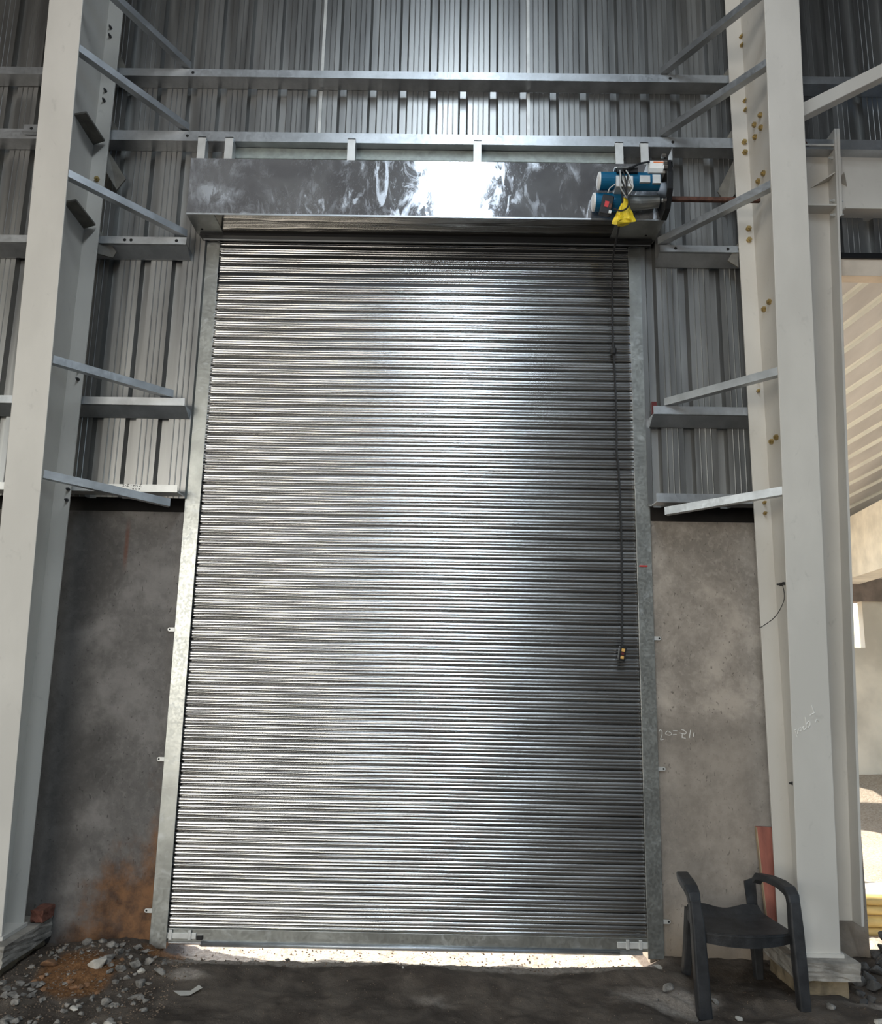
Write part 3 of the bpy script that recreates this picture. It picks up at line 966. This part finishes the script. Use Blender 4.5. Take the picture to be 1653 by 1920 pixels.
obj('soffit_step', box(H0 + 0.02, H1 - 0.02, -0.088, -0.02, 4.19, 4.212), 'black', hd)
obj('soffit_lip', box(H0 + 0.03, H1 - 0.02, -0.045, -0.038, 4.186, 4.214), 'galv', hd)
obj('end_panel', box(H0, H0 + 0.006, -0.298, -0.02, 4.214, 4.585), 'hood', hd)
obj('end_panel', box(H1 - 0.006, H1, -0.298, -0.02, 4.214, 4.585), 'hood', hd)
obj('top_panel', box(H0, H1, -0.298, -0.02, 4.580, 4.586), 'hood', hd)
obj('folded_edge', box(H0, H1, -0.304, -0.298, 4.204, 4.214), 'galv', hd)
for x in (H0 + 0.045, H1 - 0.07):
    obj('bolt_hole', tube([(x, -0.13, 4.2045), (x, -0.13, 4.208)], 0.008, 8), 'hole', hd)
hl = ['leftmost', 'second from left', 'third from left', 'third from right', 'second from right', 'rightmost']
for x, w in zip((-1.423, -1.249, -0.467, 0.335, 1.235, 1.395), hl):
    h = obj('hanger_post', join(box(x - 0.025, x + 0.025, -0.165, -0.158, 4.586, 4.832), box(x + 0.018, x + 0.025, -0.158, -0.10, 4.586, 4.82), box(x - 0.025, x + 0.025, -0.165, FY - 0.001, 4.826, 4.832)), 'strap')
    tag(h, f'{w} pale hanger post between the hood and the girt', 'hanger', 'hood hanger posts')

# ------------------------------------------------------------------ motor
mt = thing('shutter_motor', 'blue twin-barrel shutter motor with grey box at the right end of the hood', 'motor', (1.24, -0.40, 4.2))
ub = obj('motor_barrel', tube([(1.05, -0.44, 4.372), (1.40, -0.44, 4.372)], 0.052, 24), 'blue', mt, smooth=False)
obj('end_cap', tube([(1.036, -0.44, 4.372), (1.042, -0.44, 4.372), (1.050, -0.44, 4.372)], [0.030, 0.050, 0.053], 24), 'white', ub)
lb_ = obj('motor_barrel', tube([(1.03, -0.375, 4.275), (1.20, -0.375, 4.275)], 0.054, 24), 'blue', mt)
obj('gear_housing', tube([(1.20, -0.375, 4.275), (1.30, -0.375, 4.275), (1.41, -0.375, 4.285)], [0.046, 0.042, 0.036], 20), 'galv_dull', mt)
obj('end_cap', tube([(1.012, -0.375, 4.275), (1.020, -0.375, 4.275), (1.030, -0.375, 4.275)], [0.030, 0.052, 0.055], 24), 'white', lb_)
gb = obj('junction_box', box(1.325, 1.425, -0.50, -0.40, 4.392, 4.472), 'greybox', mt, bevel=0.004)
obj('orange_label', box(1.355, 1.412, -0.5015, -0.499, 4.455, 4.464), 'orange', gb)
obj('white_label', box(1.332, 1.42, -0.5012, -0.499, 4.42, 4.468), 'white', gb)
obj('rating_plate', box(1.275, 1.335, -0.4935, -0.480, 4.335, 4.378), 'strap', mt)
obj('rating_plate', box(1.35, 1.395, -0.4935, -0.480, 4.330, 4.384), 'strap', mt)
obj('saddle', box(1.135, 1.235, -0.50, -0.40, 4.300, 4.372), 'strap', mt, bevel=0.003)
obj('cover_plate', box(1.13, 1.245, -0.495, -0.40, 4.422, 4.430), 'strap', mt)
obj('terminal_block', box(1.14, 1.262, -0.508, -0.46, 4.388, 4.42), 'black', mt, bevel=0.003)
plate = [(-0.50, 4.47), (-0.44, 4.52), (-0.34, 4.50), (-0.31, 4.40), (-0.31, 4.24), (-0.36, 4.17), (-0.45, 4.19), (-0.52, 4.28), (-0.53, 4.38)]
obj('side_plate', prism([(1.425, y, z) for y, z in plate], (0.035, 0, 0)), 'black', mt, bevel=0.003)
for y, z in ((-0.50, 4.50), (-0.52, 4.44), (-0.525, 4.41), (-0.48, 4.23)):
    obj('nut', tube([(1.405, y, z), (1.428, y, z)], 0.014, 6), 'chrome', mt)
obj('lever', box(1.462, 1.466, -0.52, -0.44, 4.42, 4.54), 'chrome', mt)
obj('motor_lead', tube(spline([(1.33, -0.51, 4.455), (1.27, -0.52, 4.435), (1.22, -0.52, 4.41), (1.17, -0.515, 4.40)], 5), 0.006, 6), 'cable', mt)
for k, (x, dx) in enumerate(((1.155, 0.0), (1.17, 0.012), (1.19, 0.02), (1.205, -0.01))):
    obj('loose_lead', tube(spline([(x, -0.515, 4.395), (x + dx, -0.525, 4.34), (x + dx * 1.8, -0.52, 4.28), (1.19, -0.50, 4.235)], 5), 0.004, 6), 'cable' if k % 2 else 'strap', mt)
# rusty bar right of the motor
rb = obj('rusty_bar', box(1.476, 2.034, -0.345, -0.32, 4.317, 4.342), 'rust', bevel=0.002)
tag(rb, 'rusty brown square bar sticking out right of the motor', 'bar')
# hanging receiver box
rc = thing('receiver_box', 'small black box with red label hanging under the motor', 'control box', (1.085, -0.45, 4.15))
rot = lambda x, z: (1.085 + (x * 0.97 + z * 0.22), z * 0.97 - x * 0.22 + 4.205)
def rbox(x0, x1, z0, z1, y0, y1):
    c = [rot(x0, z0), rot(x1, z0), rot(x1, z1), rot(x0, z1)]
    return prism([(a, y0, b) for a, b in c], (0, y1 - y0, 0))
obj('case', rbox(-0.034, 0.034, -0.062, 0.062, -0.47, -0.435), 'black', rc, bevel=0.005)
obj('red_label', rbox(-0.014, 0.010, -0.020, 0.018, -0.4715, -0.470), 'red', rc)
obj('brown_label', rbox(0.014, 0.028, -0.022, 0.008, -0.4715, -0.470), 'rust', rc)
obj('grommet', rbox(0.018, 0.034, -0.058, -0.04, -0.478, -0.47), 'strap', rc)
obj('suspension_cord', tube(spline([(1.095, -0.455, 4.285), (1.105, -0.47, 4.31), (1.145, -0.49, 4.33)], 4), 0.003, 6), 'strap', rc)
obj('looped_lead', tube(spline([(1.125, -0.474, 4.172), (1.16, -0.49, 4.150), (1.195, -0.50, 4.165), (1.205, -0.505, 4.215), (1.185, -0.505, 4.28), (1.17, -0.505, 4.33)], 6), 0.005, 6), 'cable', rc)
# yellow bag
V, F = [], []
nr, na = 9, 22
rb2 = random.Random(11)
for j in range(nr + 1):
    t = j / nr
    zc = 4.262 - 0.165 * t
    wv = 0.010 + 0.050 * t ** 1.1
    for k in range(na):
        a = 2 * math.pi * k / na
        fl = 1 + 0.22 * math.sin(6 * a + j * 0.2) * min(1, t * 1.5) + rb2.uniform(-.06, .06)
        V.append((1.195 - 0.012 * t + math.cos(a) * wv * fl, -0.455 + math.sin(a) * wv * 0.45 * fl, zc + 0.012 * math.sin(3 * a) * t + (0.010 * math.cos(a) * t)))
for j in range(nr):
    for k in range(na):
        F.append((j * na + k, j * na + (k + 1) % na, (j + 1) * na + (k + 1) % na, (j + 1) * na + k))
F.append(tuple(range(nr * na, (nr + 1) * na)))
bag = thing('plastic_bag', 'crumpled yellow plastic bag tied below the motor', 'bag', (1.19, -0.455, 4.1))
obj('bag_body', (V, F), 'yellow', bag)
obj('bag_tie', tube([(1.195, -0.455, 4.255), (1.203, -0.465, 4.275), (1.198, -0.48, 4.315)], [0.014, 0.010, 0.006], 8), 'strap', bag)
# pendant control
pc = thing('pendant_control', 'small black two-button control hanging on a long cable before the shutter', 'remote control', (1.20, -0.03, 1.56))
cab = [(1.165, -0.50, 4.38), (1.17, -0.49, 4.30), (1.180, -0.44, 4.20), (1.185, -0.32, 4.15), (1.192, -0.12, 4.08), (1.197, -0.04, 3.95), (1.199, -0.02, 3.75), (1.199, -0.015, 3.5), (1.206, -0.012, 3.35), (1.209, -0.012, 3.12), (1.208, -0.012, 2.96), (1.205, -0.012, 2.84), (1.214, -0.012, 2.74), (1.220, -0.014, 2.4), (1.218, -0.016, 2.1), (1.212, -0.018, 1.84), (1.209, -0.02, 1.66)]
obj('cable', tube(spline(cab, 5), 0.0058, 6), 'cable', pc)
obj('connector', tube([(1.199, -0.017, 3.53), (1.199, -0.017, 3.505), (1.199, -0.017, 3.495), (1.199, -0.017, 3.465), (1.199, -0.017, 3.455)], [0.009, 0.011, 0.022, 0.019, 0.008], 10), 'cable', pc)
def pbox(x0, x1, z0, z1, y0, y1):
    f_ = lambda x, z: (1.204 + x * 0.98 + z * 0.18, y0, 1.628 + z * 0.98 - x * 0.18)
    return prism([f_(x0, z0), f_(x1, z0), f_(x1, z1), f_(x0, z1)], (0, y1 - y0, 0))
obj('case', pbox(-0.020, 0.020, -0.042, 0.042, -0.045, -0.012), 'black', pc, bevel=0.003)
for z in (0.020, -0.022):
    obj('button', pbox(-0.009, 0.010, z - 0.0085, z + 0.0085, -0.050, -0.045), 'amber', pc, bevel=0.0015)
obj('stop_button', pbox(-0.008, 0.008, -0.008, 0.006, -0.048, -0.045), 'dkred', pc)
# little red thing sitting on the right girt, red peg on the guide rail
rp = obj('wooden_block', box(1.402, 1.432, -0.11, -0.08, 3.048, 3.125), 'dkred')
tag(rp, 'tiny dark red block at the right guide rail above the middle girt', 'block')
rk = obj('red_peg', box(1.325, 1.372, -0.006, 0.0, 2.138, 2.146), 'red')
tag(rk, 'thin red peg lying across the right guide rail', 'peg')

# ------------------------------------------------------------------ broken plastic armchair
ch = thing('plastic_armchair', 'broken black plastic armchair without a backrest, right of the shutter', 'chair', (1.64, -0.45, 0.0))


def limb(pts, widths, depths, name, up=None):
    """tapered rectangular limb: widths across (X), depths along (Y), following pts."""
    V, F = [], []
    pts = [Vector(p) for p in pts]
    for i, p in enumerate(pts):
        d = (pts[min(i + 1, len(pts) - 1)] - pts[max(i - 1, 0)]).normalized()
        s = Vector((1, 0, 0))
        s = (s - d * s.dot(d)).normalized()
        u = d.cross(s).normalized()
        w, h = widths[i] / 2, depths[i] / 2
        for a, b in ((-w, -h * .7), (-w * .8, -h), (w * .8, -h), (w, -h * .7), (w, h), (-w, h)):
            V.append(tuple(p + s * a + u * b))
    n = 6
    for i in range(len(pts) - 1):
        for k in range(n):
            F.append((i * n + k, i * n + (k + 1) % n, (i + 1) * n + (k + 1) % n, (i + 1) * n + k))
    F.append(tuple(range(n - 1, -1, -1)))
    F.append(tuple(range((len(pts) - 1) * n, len(pts) * n)))
    return obj(name, (V, F), 'chair', ch, bevel=0.003)


zf = [gz(1.405, -0.655), gz(1.865, -0.655), gz(1.455, -0.215), gz(1.82, -0.245)]
limb([(1.408, -0.655, zf[0]), (1.400, -0.648, 0.20), (1.396, -0.640, 0.36), (1.388, -0.630, 0.47)], [0.066, 0.064, 0.060, 0.052], [0.050, 0.050, 0.048, 0.045], 'leg')
limb([(1.868, -0.655, zf[1]), (1.862, -0.648, 0.20), (1.858, -0.640, 0.36), (1.858, -0.630, 0.47)], [0.052, 0.058, 0.060, 0.052], [0.046, 0.050, 0.048, 0.045], 'leg')
limb([(1.452, -0.215, zf[2]), (1.468, -0.235, 0.17), (1.478, -0.25, 0.33)], [0.040, 0.046, 0.050], [0.045, 0.048, 0.050], 'leg')
limb([(1.815, -0.245, zf[3]), (1.808, -0.255, 0.17), (1.800, -0.262, 0.33)], [0.040, 0.055, 0.062], [0.045, 0.048, 0.050], 'leg')
al = limb([(1.388, -0.632, 0.455), (1.386, -0.622, 0.492), (1.384, -0.595, 0.512), (1.388, -0.52, 0.522), (1.400, -0.43, 0.520), (1.416, -0.35, 0.514), (1.424, -0.335, 0.49)], [0.054, 0.060, 0.066, 0.070, 0.066, 0.060, 0.05], [0.040, 0.040, 0.036, 0.032, 0.032, 0.034, 0.03], 'armrest')
ar = limb([(1.858, -0.632, 0.455), (1.858, -0.622, 0.492), (1.856, -0.595, 0.512), (1.848, -0.52, 0.522), (1.830, -0.43, 0.522), (1.806, -0.35, 0.514), (1.794, -0.33, 0.485)], [0.054, 0.058, 0.062, 0.062, 0.058, 0.052, 0.045], [0.040, 0.040, 0.036, 0.032, 0.032, 0.034, 0.03], 'armrest')
# seat shell, dished with a bowed front edge
V, F = [], []
n, m = 16, 12
for j in range(m + 1):
    v = j / m
    for i in range(n + 1):
        u = i / n
        s = 2 * u - 1
        x = 1.628 + s * (0.212 - 0.03 * v)
        y = -0.625 + 0.325 * v - 0.045 * (1 - s * s) * (1 - v)
        z = 0.338 - 0.010 * v - 0.016 * (1 - s * s) * math.sin(math.pi * min(1, v * 1.2)) + 0.042 * max(0, v - 0.80) / 0.20 * (0.75 + 0.25 * math.sin(9 * u)) - 0.012 * (1 - v) ** 4
        V.append((x, y, z))
nt = len(V)
V += [(x, y, z - 0.008) for x, y, z in V]
for j in range(m):
    for i in range(n):
        a = j * (n + 1) + i
        F.append((a, a + 1, a + n + 2, a + n + 1))
        F.append((nt + a, nt + a + n + 1, nt + a + n + 2, nt + a + 1))
rim = [i for i in range(n + 1)] + [j * (n + 1) + n for j in range(1, m + 1)] + [m * (n + 1) + i for i in range(n - 1, -1, -1)] + [j * (n + 1) for j in range(m - 1, 0, -1)]
for a, b in zip(rim, rim[1:] + rim[:1]):
    F.append((a, b, nt + b, nt + a))
obj('seat', (V, F), 'chair', ch)
# apron under the front edge
V, F = [], []
for i in range(n + 1):
    s = 2 * i / n - 1
    y = -0.622 - 0.045 * (1 - s * s)
    V += [(1.628 + s * 0.212, y, 0.330), (1.628 + s * 0.212, y + 0.004, 0.270 + 0.012 * s * s), (1.628 + s * 0.212, y + 0.014, 0.270 + 0.012 * s * s), (1.628 + s * 0.212, y + 0.012, 0.330)]
for i in range(n):
    a, b = 4 * i, 4 * i + 4
    for k in range(4):
        F.append((a + k, b + k, b + (k + 1) % 4, a + (k + 1) % 4))
F += [(0, 1, 2, 3), (4 * n + 3, 4 * n + 2, 4 * n + 1, 4 * n)]
obj('apron', (V, F), 'chair', ch)
obj('side_rail', prism([(1.405, -0.62, 0.285), (1.425, -0.62, 0.285), (1.425, -0.62, 0.330), (1.405, -0.62, 0.330)], (0.05, 0.36, 0.0)), 'chair', ch)
obj('side_rail', prism([(1.835, -0.62, 0.285), (1.855, -0.62, 0.285), (1.855, -0.62, 0.330), (1.835, -0.62, 0.330)], (-0.03, 0.35, 0.0)), 'chair', ch)
tag(obj('backrest_stub', prism([(1.765, -0.282, 0.335), (1.818, -0.275, 0.335), (1.818, -0.262, 0.475), (1.800, -0.262, 0.482), (1.758, -0.268, 0.470)], (0, 0.012, 0)), 'chair', ch), 'broken stub of the backrest')

# red plank leaning behind the column
zg = gz(1.98, -0.06)
pk = thing('timber_plank', 'red-stained timber plank leaning upright against the wall behind the chair', 'plank', (1.985, -0.05, zg))
obj('board', hexa([(1.955, -0.075, zg), (2.05, -0.075, zg), (2.05, -0.05, zg), (1.955, -0.05, zg)], [(1.936, -0.005, 0.692), (2.032, -0.005, 0.690), (2.032, 0.02, 0.690), (1.936, 0.02, 0.692)]), 'plank', pk)
obj('raw_edge', hexa([(1.952, -0.0745, zg), (1.955, -0.0745, zg), (1.955, -0.0505, zg), (1.952, -0.0505, zg)], [(1.931, -0.0045, 0.690), (1.936, -0.0045, 0.690), (1.936, 0.0195, 0.690), (1.931, 0.0195, 0.690)]), 'plank_edge', pk)

# ------------------------------------------------------------------ stones
def rock_mesh(seed):
    rr = random.Random(seed)
    bm = bmesh.new()
    for _ in range(15):
        p = Vector((rr.gauss(0, 1), rr.gauss(0, 1), rr.gauss(0, 1))).normalized() * rr.uniform(0.75, 1.05)
        bm.verts.new(p)
    r = bmesh.ops.convex_hull(bm, input=bm.verts[:])
    bmesh.ops.delete(bm, geom=[v for v in bm.verts if not v.link_faces], context='VERTS')
    bmesh.ops.bevel(bm, geom=bm.edges[:], offset=0.07, segments=1, affect='EDGES')
    bm.verts.index_update()
    V = [tuple(v.co) for v in bm.verts]
    F = [tuple(v.index for v in f.verts) for f in bm.faces]
    bm.free()
    return V, F


RK = {}


def rock(x, y, r, mat, label, group, rr, flat=0.62, z=None):
    s = rr.randrange(8)
    if (s, mat) not in RK:
        RK[(s, mat)] = new_mesh('stone', *rock_mesh(s))
    o = link('stone', RK[(s, mat)], mat)
    zz = gz(x, y) if z is None else z
    o.location = (x * S, y * S, (zz + r * flat * 0.35) * S)
    o.rotation_euler = (rr.uniform(-.35, .35), rr.uniform(-.35, .35), rr.uniform(0, 6.28))
    o.scale = (r * S * rr.uniform(.9, 1.25), r * S * rr.uniform(.7, 1.0), r * S * flat * rr.uniform(.8, 1.15))
    return tag(o, label, 'stone', group)


rr = random.Random(21)


def stone_label(x, y):
    if y > -0.16:
        return 'grey broken stone against the foot of the left plastered wall'
    if x < -1.7 and y < -0.8:
        return 'grey broken stone in the bottom left corner'
    if x < -1.7:
        return 'grey broken stone in the heap before the left plinth'
    if y > -0.42:
        return 'grey broken stone in the heap beside the left guide rail'
    return 'grey broken stone on dark sand below the red soil patch'


SL = [(-1.71, -0.072, 0.035), (-1.528, -0.362, 0.054), (-1.627, -0.071, 0.025), (-1.561, -0.118, 0.031), (-1.49, -0.178, 0.037), (-1.501, -0.275, 0.036), (-1.497, -0.331, 0.027), (-1.403, -0.384, 0.032), (-1.447, -0.405, 0.026), (-1.35, -0.345, 0.047), (-1.292, -0.409, 0.026), (-1.29, -0.296, 0.042), (-1.433, -0.088, 0.025), (-1.509, -0.093, 0.025), (-1.92, -0.51, 0.027), (-1.843, -0.493, 0.03), (-1.775, -0.489, 0.03), (-1.741, -0.481, 0.024), (-1.799, -0.506, 0.021), (-1.85, -0.603, 0.032), (-1.755, -0.557, 0.026), (-1.763, -0.612, 0.023), (-1.723, -0.61, 0.029), (-1.825, -0.675, 0.026), (-1.79, -0.664, 0.029), (-1.747, -0.719, 0.031), (-1.661, -0.845, 0.025), (-1.698, -0.884, 0.044), (-1.685, -0.932, 0.033), (-1.661, -0.89, 0.025), (-1.463, -0.749, 0.033), (-1.292, -0.931, 0.032), (-1.23, -0.93, 0.039), (-1.353, -0.665, 0.031), (-1.308, -0.72, 0.022), (-1.793, -0.224, 0.019), (-1.628, -0.481, 0.018), (-1.131, -0.804, 0.021), (-1.186, -0.449, 0.034), (-1.255, -0.508, 0.04), (-1.232, -0.628, 0.033), (-1.794, -0.316, 0.046), (-1.381, -0.103, 0.028), (-1.678, -0.2, 0.022)]
for i, (x, y, r) in enumerate(SL):
    if i == 1:
        rock(x, y, r, 'stone_pale', 'largest grey-brown stone in the rubble left of the shutter', 'rubble stones', rr, 0.8)
    elif i in (31, 32):
        rock(x, y, r, 'stone_pale', ('left', 'right')[i - 31] + ' one of two pale stones on dark sand at the bottom edge', 'rubble stones', rr)
    elif i == 30:
        rock(x, y, r, 'stone_pale', 'pale flat stone alone on dark sand below the red soil', 'rubble stones', rr, 0.4)
    elif i == 41:
        rock(x, y, r, 'stone_red', 'orange earthy lump beside the left plinth', 'rubble stones', rr)
    elif i == 10:
        rock(x, y, r, 'stone_pale', 'pale greenish stone at the front of the rubble heap', 'rubble stones', rr)
    else:
        rock(x, y, r, 'stone', stone_label(x, y), 'rubble stones', rr)
for _ in range(130):
    x = rr.uniform(-1.98, -1.15)
    y = rr.uniform(-0.9, -0.03)
    if x < -1.9 and y > -0.5:
        continue
    in_red = abs(x + 1.62) < 0.2 and -0.6 < y < -0.2
    rock(x, y, rr.uniform(0.009, 0.021), 'stone_red' if in_red and rr.random() < .7 else 'stone', ('small stone on the dark sand in the lower left' if y < -0.62 else 'small stone around the red soil patch'), 'small rubble stones', rr, 0.7)
SR = [(1.552, -0.694, 0.026, 'stone_pale', 'pale flat stone on the sand before the chair'), (2.007, -0.619, 0.028, 'stone', 'grey stone in the plinth shadow right of the chair'),
      (1.493, -0.542, 0.026, 'stone', 'grey stone under the chair beside its left front leg'), (1.217, -0.547, 0.015, 'stone', 'small stone left of the chair on lightened sand'),
      (1.305, -0.427, 0.034, 'stone', 'rough clod left of the chair near the guide rail foot'), (2.155, -0.758, 0.034, 'stone_pale', 'pale stone at the bottom right corner'),
      (-0.611, -0.152, 0.021, 'stone_dark', 'dark stone in the lit strip under the shutter'), (1.335, -0.120, 0.033, 'stone_pale', 'pale stone at the foot of the right guide rail'),
      (0.001, -0.345, 0.010, 'stone_pale', 'tiny pale stone on the sand ridge before the shutter'), (1.358, -0.694, 0.015, 'stone', 'small stone before the left front chair leg')]
for x, y, r, mt_, lb in SR:
    rock(x, y, r, mt_, lb, 'scattered stones', rr)
for x, y, r in [(2.291, -0.311, 0.044), (2.37, -0.262, 0.048), (2.239, -0.424, 0.033), (2.344, -0.362, 0.044), (2.215, -0.502, 0.026), (2.269, -0.47, 0.03), (2.441, -0.208, 0.045), (2.50, -0.16, 0.05), (2.55, -0.06, 0.06), (2.56, 0.02, 0.055), (2.45, -0.33, 0.035), (2.40, -0.15, 0.04)]:
    rock(x, y, r, 'stone_dark', 'dark stone heaped beside the right plinth', 'dark stones by the right plinth', rr, 0.8)
for z0 in (0.07, 0.13):
    rock(2.59, -0.02, 0.05, 'stone_dark', 'dark stone heaped beside the right plinth', 'dark stones by the right plinth', rr, 0.8, z=z0)
for x, y, r in [(-0.331, -0.144, 0.016), (-0.159, -0.193, 0.014), (0.201, -0.095, 0.015), (0.412, -0.13, 0.016), (0.626, -0.082, 0.013), (-0.95, -0.10, 0.014), (-0.8, -0.14, 0.013), (-0.48, -0.12, 0.012), (0.85, -0.1, 0.012), (1.02, -0.12, 0.013), (1.2, -0.11, 0.015), (1.26, -0.08, 0.014)]:
    rock(x, y, r, 'stone_pale' if r < 0.0145 else 'stone', 'small pebble in the lit strip below the shutter', 'pebbles under the shutter', rr)
# fine gravel and clods, too many to count
gs = []
rg = random.Random(4)
for _ in range(3000):
    u = rg.random()
    if u < 0.5:
        x, y = rg.uniform(-1.98, -1.05), rg.uniform(-0.95, -0.02)
    elif u < 0.75:
        x, y = rg.uniform(-1.3, 1.35), rg.uniform(-0.26, 0.25)
    else:
        x, y = rg.uniform(-1.2, 2.4), rg.uniform(-1.0, -0.2)
    r = rg.uniform(0.002, 0.0065) if u < 0.75 else rg.uniform(0.0015, 0.0035)
    z = gz(x, y) + r * 0.3
    a = rg.uniform(0, 6.28)
    c, s = math.cos(a) * r, math.sin(a) * r
    gs.append(([(x + c, y + s, z), (x - s, y + c, z), (x - c, y - s, z), (x + s * 1.3, y - c, z), (x, y, z + r * rg.uniform(.5, 1)), (x, y, z - r)],
               [(0, 1, 4), (1, 2, 4), (2, 3, 4), (3, 0, 4), (1, 0, 5), (2, 1, 5), (3, 2, 5), (0, 3, 5)]))
grv = obj('gravel', join(*gs), 'gravel', base=(0, -0.4, 0))
tag(grv, 'fine loose gravel strewn over the sand', 'gravel', None, 'stuff')
pp = obj('paper_scrap', ([(-1.06, -0.62, gz(-1.06, -0.62) + .012), (-1.02, -0.64, gz(-1.02, -0.64) + .004), (-0.985, -0.60, gz(-.985, -.6) + .008), (-0.955, -0.575, gz(-.955, -.575) + .02), (-0.93, -0.60, gz(-.93, -.6) + .022), (-0.98, -0.63, gz(-.98, -.63) + .006)], [(0, 1, 5, 2), (2, 5, 4, 3)]), 'paper')
sd = pp.modifiers.new('thick', 'SOLIDIFY')
sd.thickness = 0.002
tag(pp, 'small crumpled scrap of pale paper on the dark sand', 'paper')

# ------------------------------------------------------------------ annex seen through the open bay at the right
an = struct('wall_annex', 'sunlit plastered far wall of the annex with a small bright window opening')
AY = 4.5
obj('plaster', join(box(2.9, 4.25, AY, AY + 0.10, -0.3, 2.36), box(4.943, 9.0, AY, AY + 0.10, -0.3, 2.36), box(4.25, 4.943, AY, AY + 0.10, -0.3, 1.835)), 'plaster_out', an)
obj('tie_beam', box(2.9, 9.0, AY - 0.05, AY + 0.25, 2.36, 2.62), 'brown_out', an)
obj('parapet', box(2.9, 9.0, AY, AY + 0.2, 2.62, 3.24), 'conc_out', an)
cb = obj('concrete_beam', hexa([(3.99, 0.30, 2.55), (4.28, 0.30, 2.55), (4.90, 4.49, 2.55), (4.61, 4.49, 2.55)], [(3.99, 0.30, 3.2), (4.28, 0.30, 3.2), (4.90, 4.49, 3.2), (4.61, 4.49, 3.2)]), 'conc_out')
tag(cb, 'bright concrete beam under the annex roof at the right edge', 'beam')
# lean-to roof with ribs running away from us
ar_ = struct('ceiling_annex', 'ribbed lean-to roof of the annex seen from below')
rx, rz = -0.3232, -0.2085
ry0, ry1, rz0 = 0.26, 4.62, 4.15
sheet_w, pit = 0.24, 0.24
for k in range(30):
    x = 2.55 + k * pit
    e = (ry1 - ry0)
    a0, a1 = (x, ry0, rz0), (x + rx * e, ry1, rz0 + rz * e)
    def quad(u0, u1, dz, t):
        return hexa([(a0[0] + u0, a0[1], a0[2] + dz), (a0[0] + u1, a0[1], a0[2] + dz), (a1[0] + u1, a1[1], a1[2] + dz), (a1[0] + u0, a1[1], a1[2] + dz)],
                    [(a0[0] + u0, a0[1], a0[2] + dz + t), (a0[0] + u1, a0[1], a0[2] + dz + t), (a1[0] + u1, a1[1], a1[2] + dz + t), (a1[0] + u0, a1[1], a1[2] + dz + t)])
    obj('roof_sheet', quad(0, pit - 0.07, 0, 0.004), 'annex_sheet', ar_)
    obj('roof_rib', join(quad(pit - 0.07, pit, 0.03, 0.004), quad(pit - 0.072, pit - 0.068, 0.0, 0.034), quad(pit - 0.002, pit + 0.002, 0.0, 0.034)), 'annex_rib', ar_)
# bamboo poles stacked beyond the bay
bw = ['topmost', 'second', 'third', 'fourth', 'lowest']
for k in range(5):
    z = 0.20 - k * 0.062
    y = 0.50 + 0.02 * (k % 2)
    pts_, rad = [], []
    for j in range(19):
        x = 2.66 + j * 0.1
        pts_.append((x, y + 0.004 * j, z - 0.002 * j))
        rad.append(0.031 if j % 4 else 0.034)
    bp = obj('bamboo_pole', tube(pts_, rad, 12), 'bamboo', smooth=True)
    tag(bp, f'{bw[k]} yellow bamboo pole of the stack at the right edge', 'pole', 'stacked bamboo poles')
bk = obj('earth_mound', rough_box(2.68, 4.5, 0.60, 0.95, -0.12, 0.20, 0.02, 8, 9), 'stone_pale')
tag(bk, 'low pale earth mound behind the bamboo poles', 'mound')
# starter bars
for k in range(5):
    x = 4.93 + k * 0.07
    o = obj('rebar', tube([(x, AY - 0.06, 0.15), (x + 0.02 * (-1) ** k, AY - 0.07, 0.40 + 0.02 * k)], 0.007, 6), 'rust')
    tag(o, 'thin rusty starter bar at the foot of the annex wall', 'rebar', 'starter bars by the annex wall')
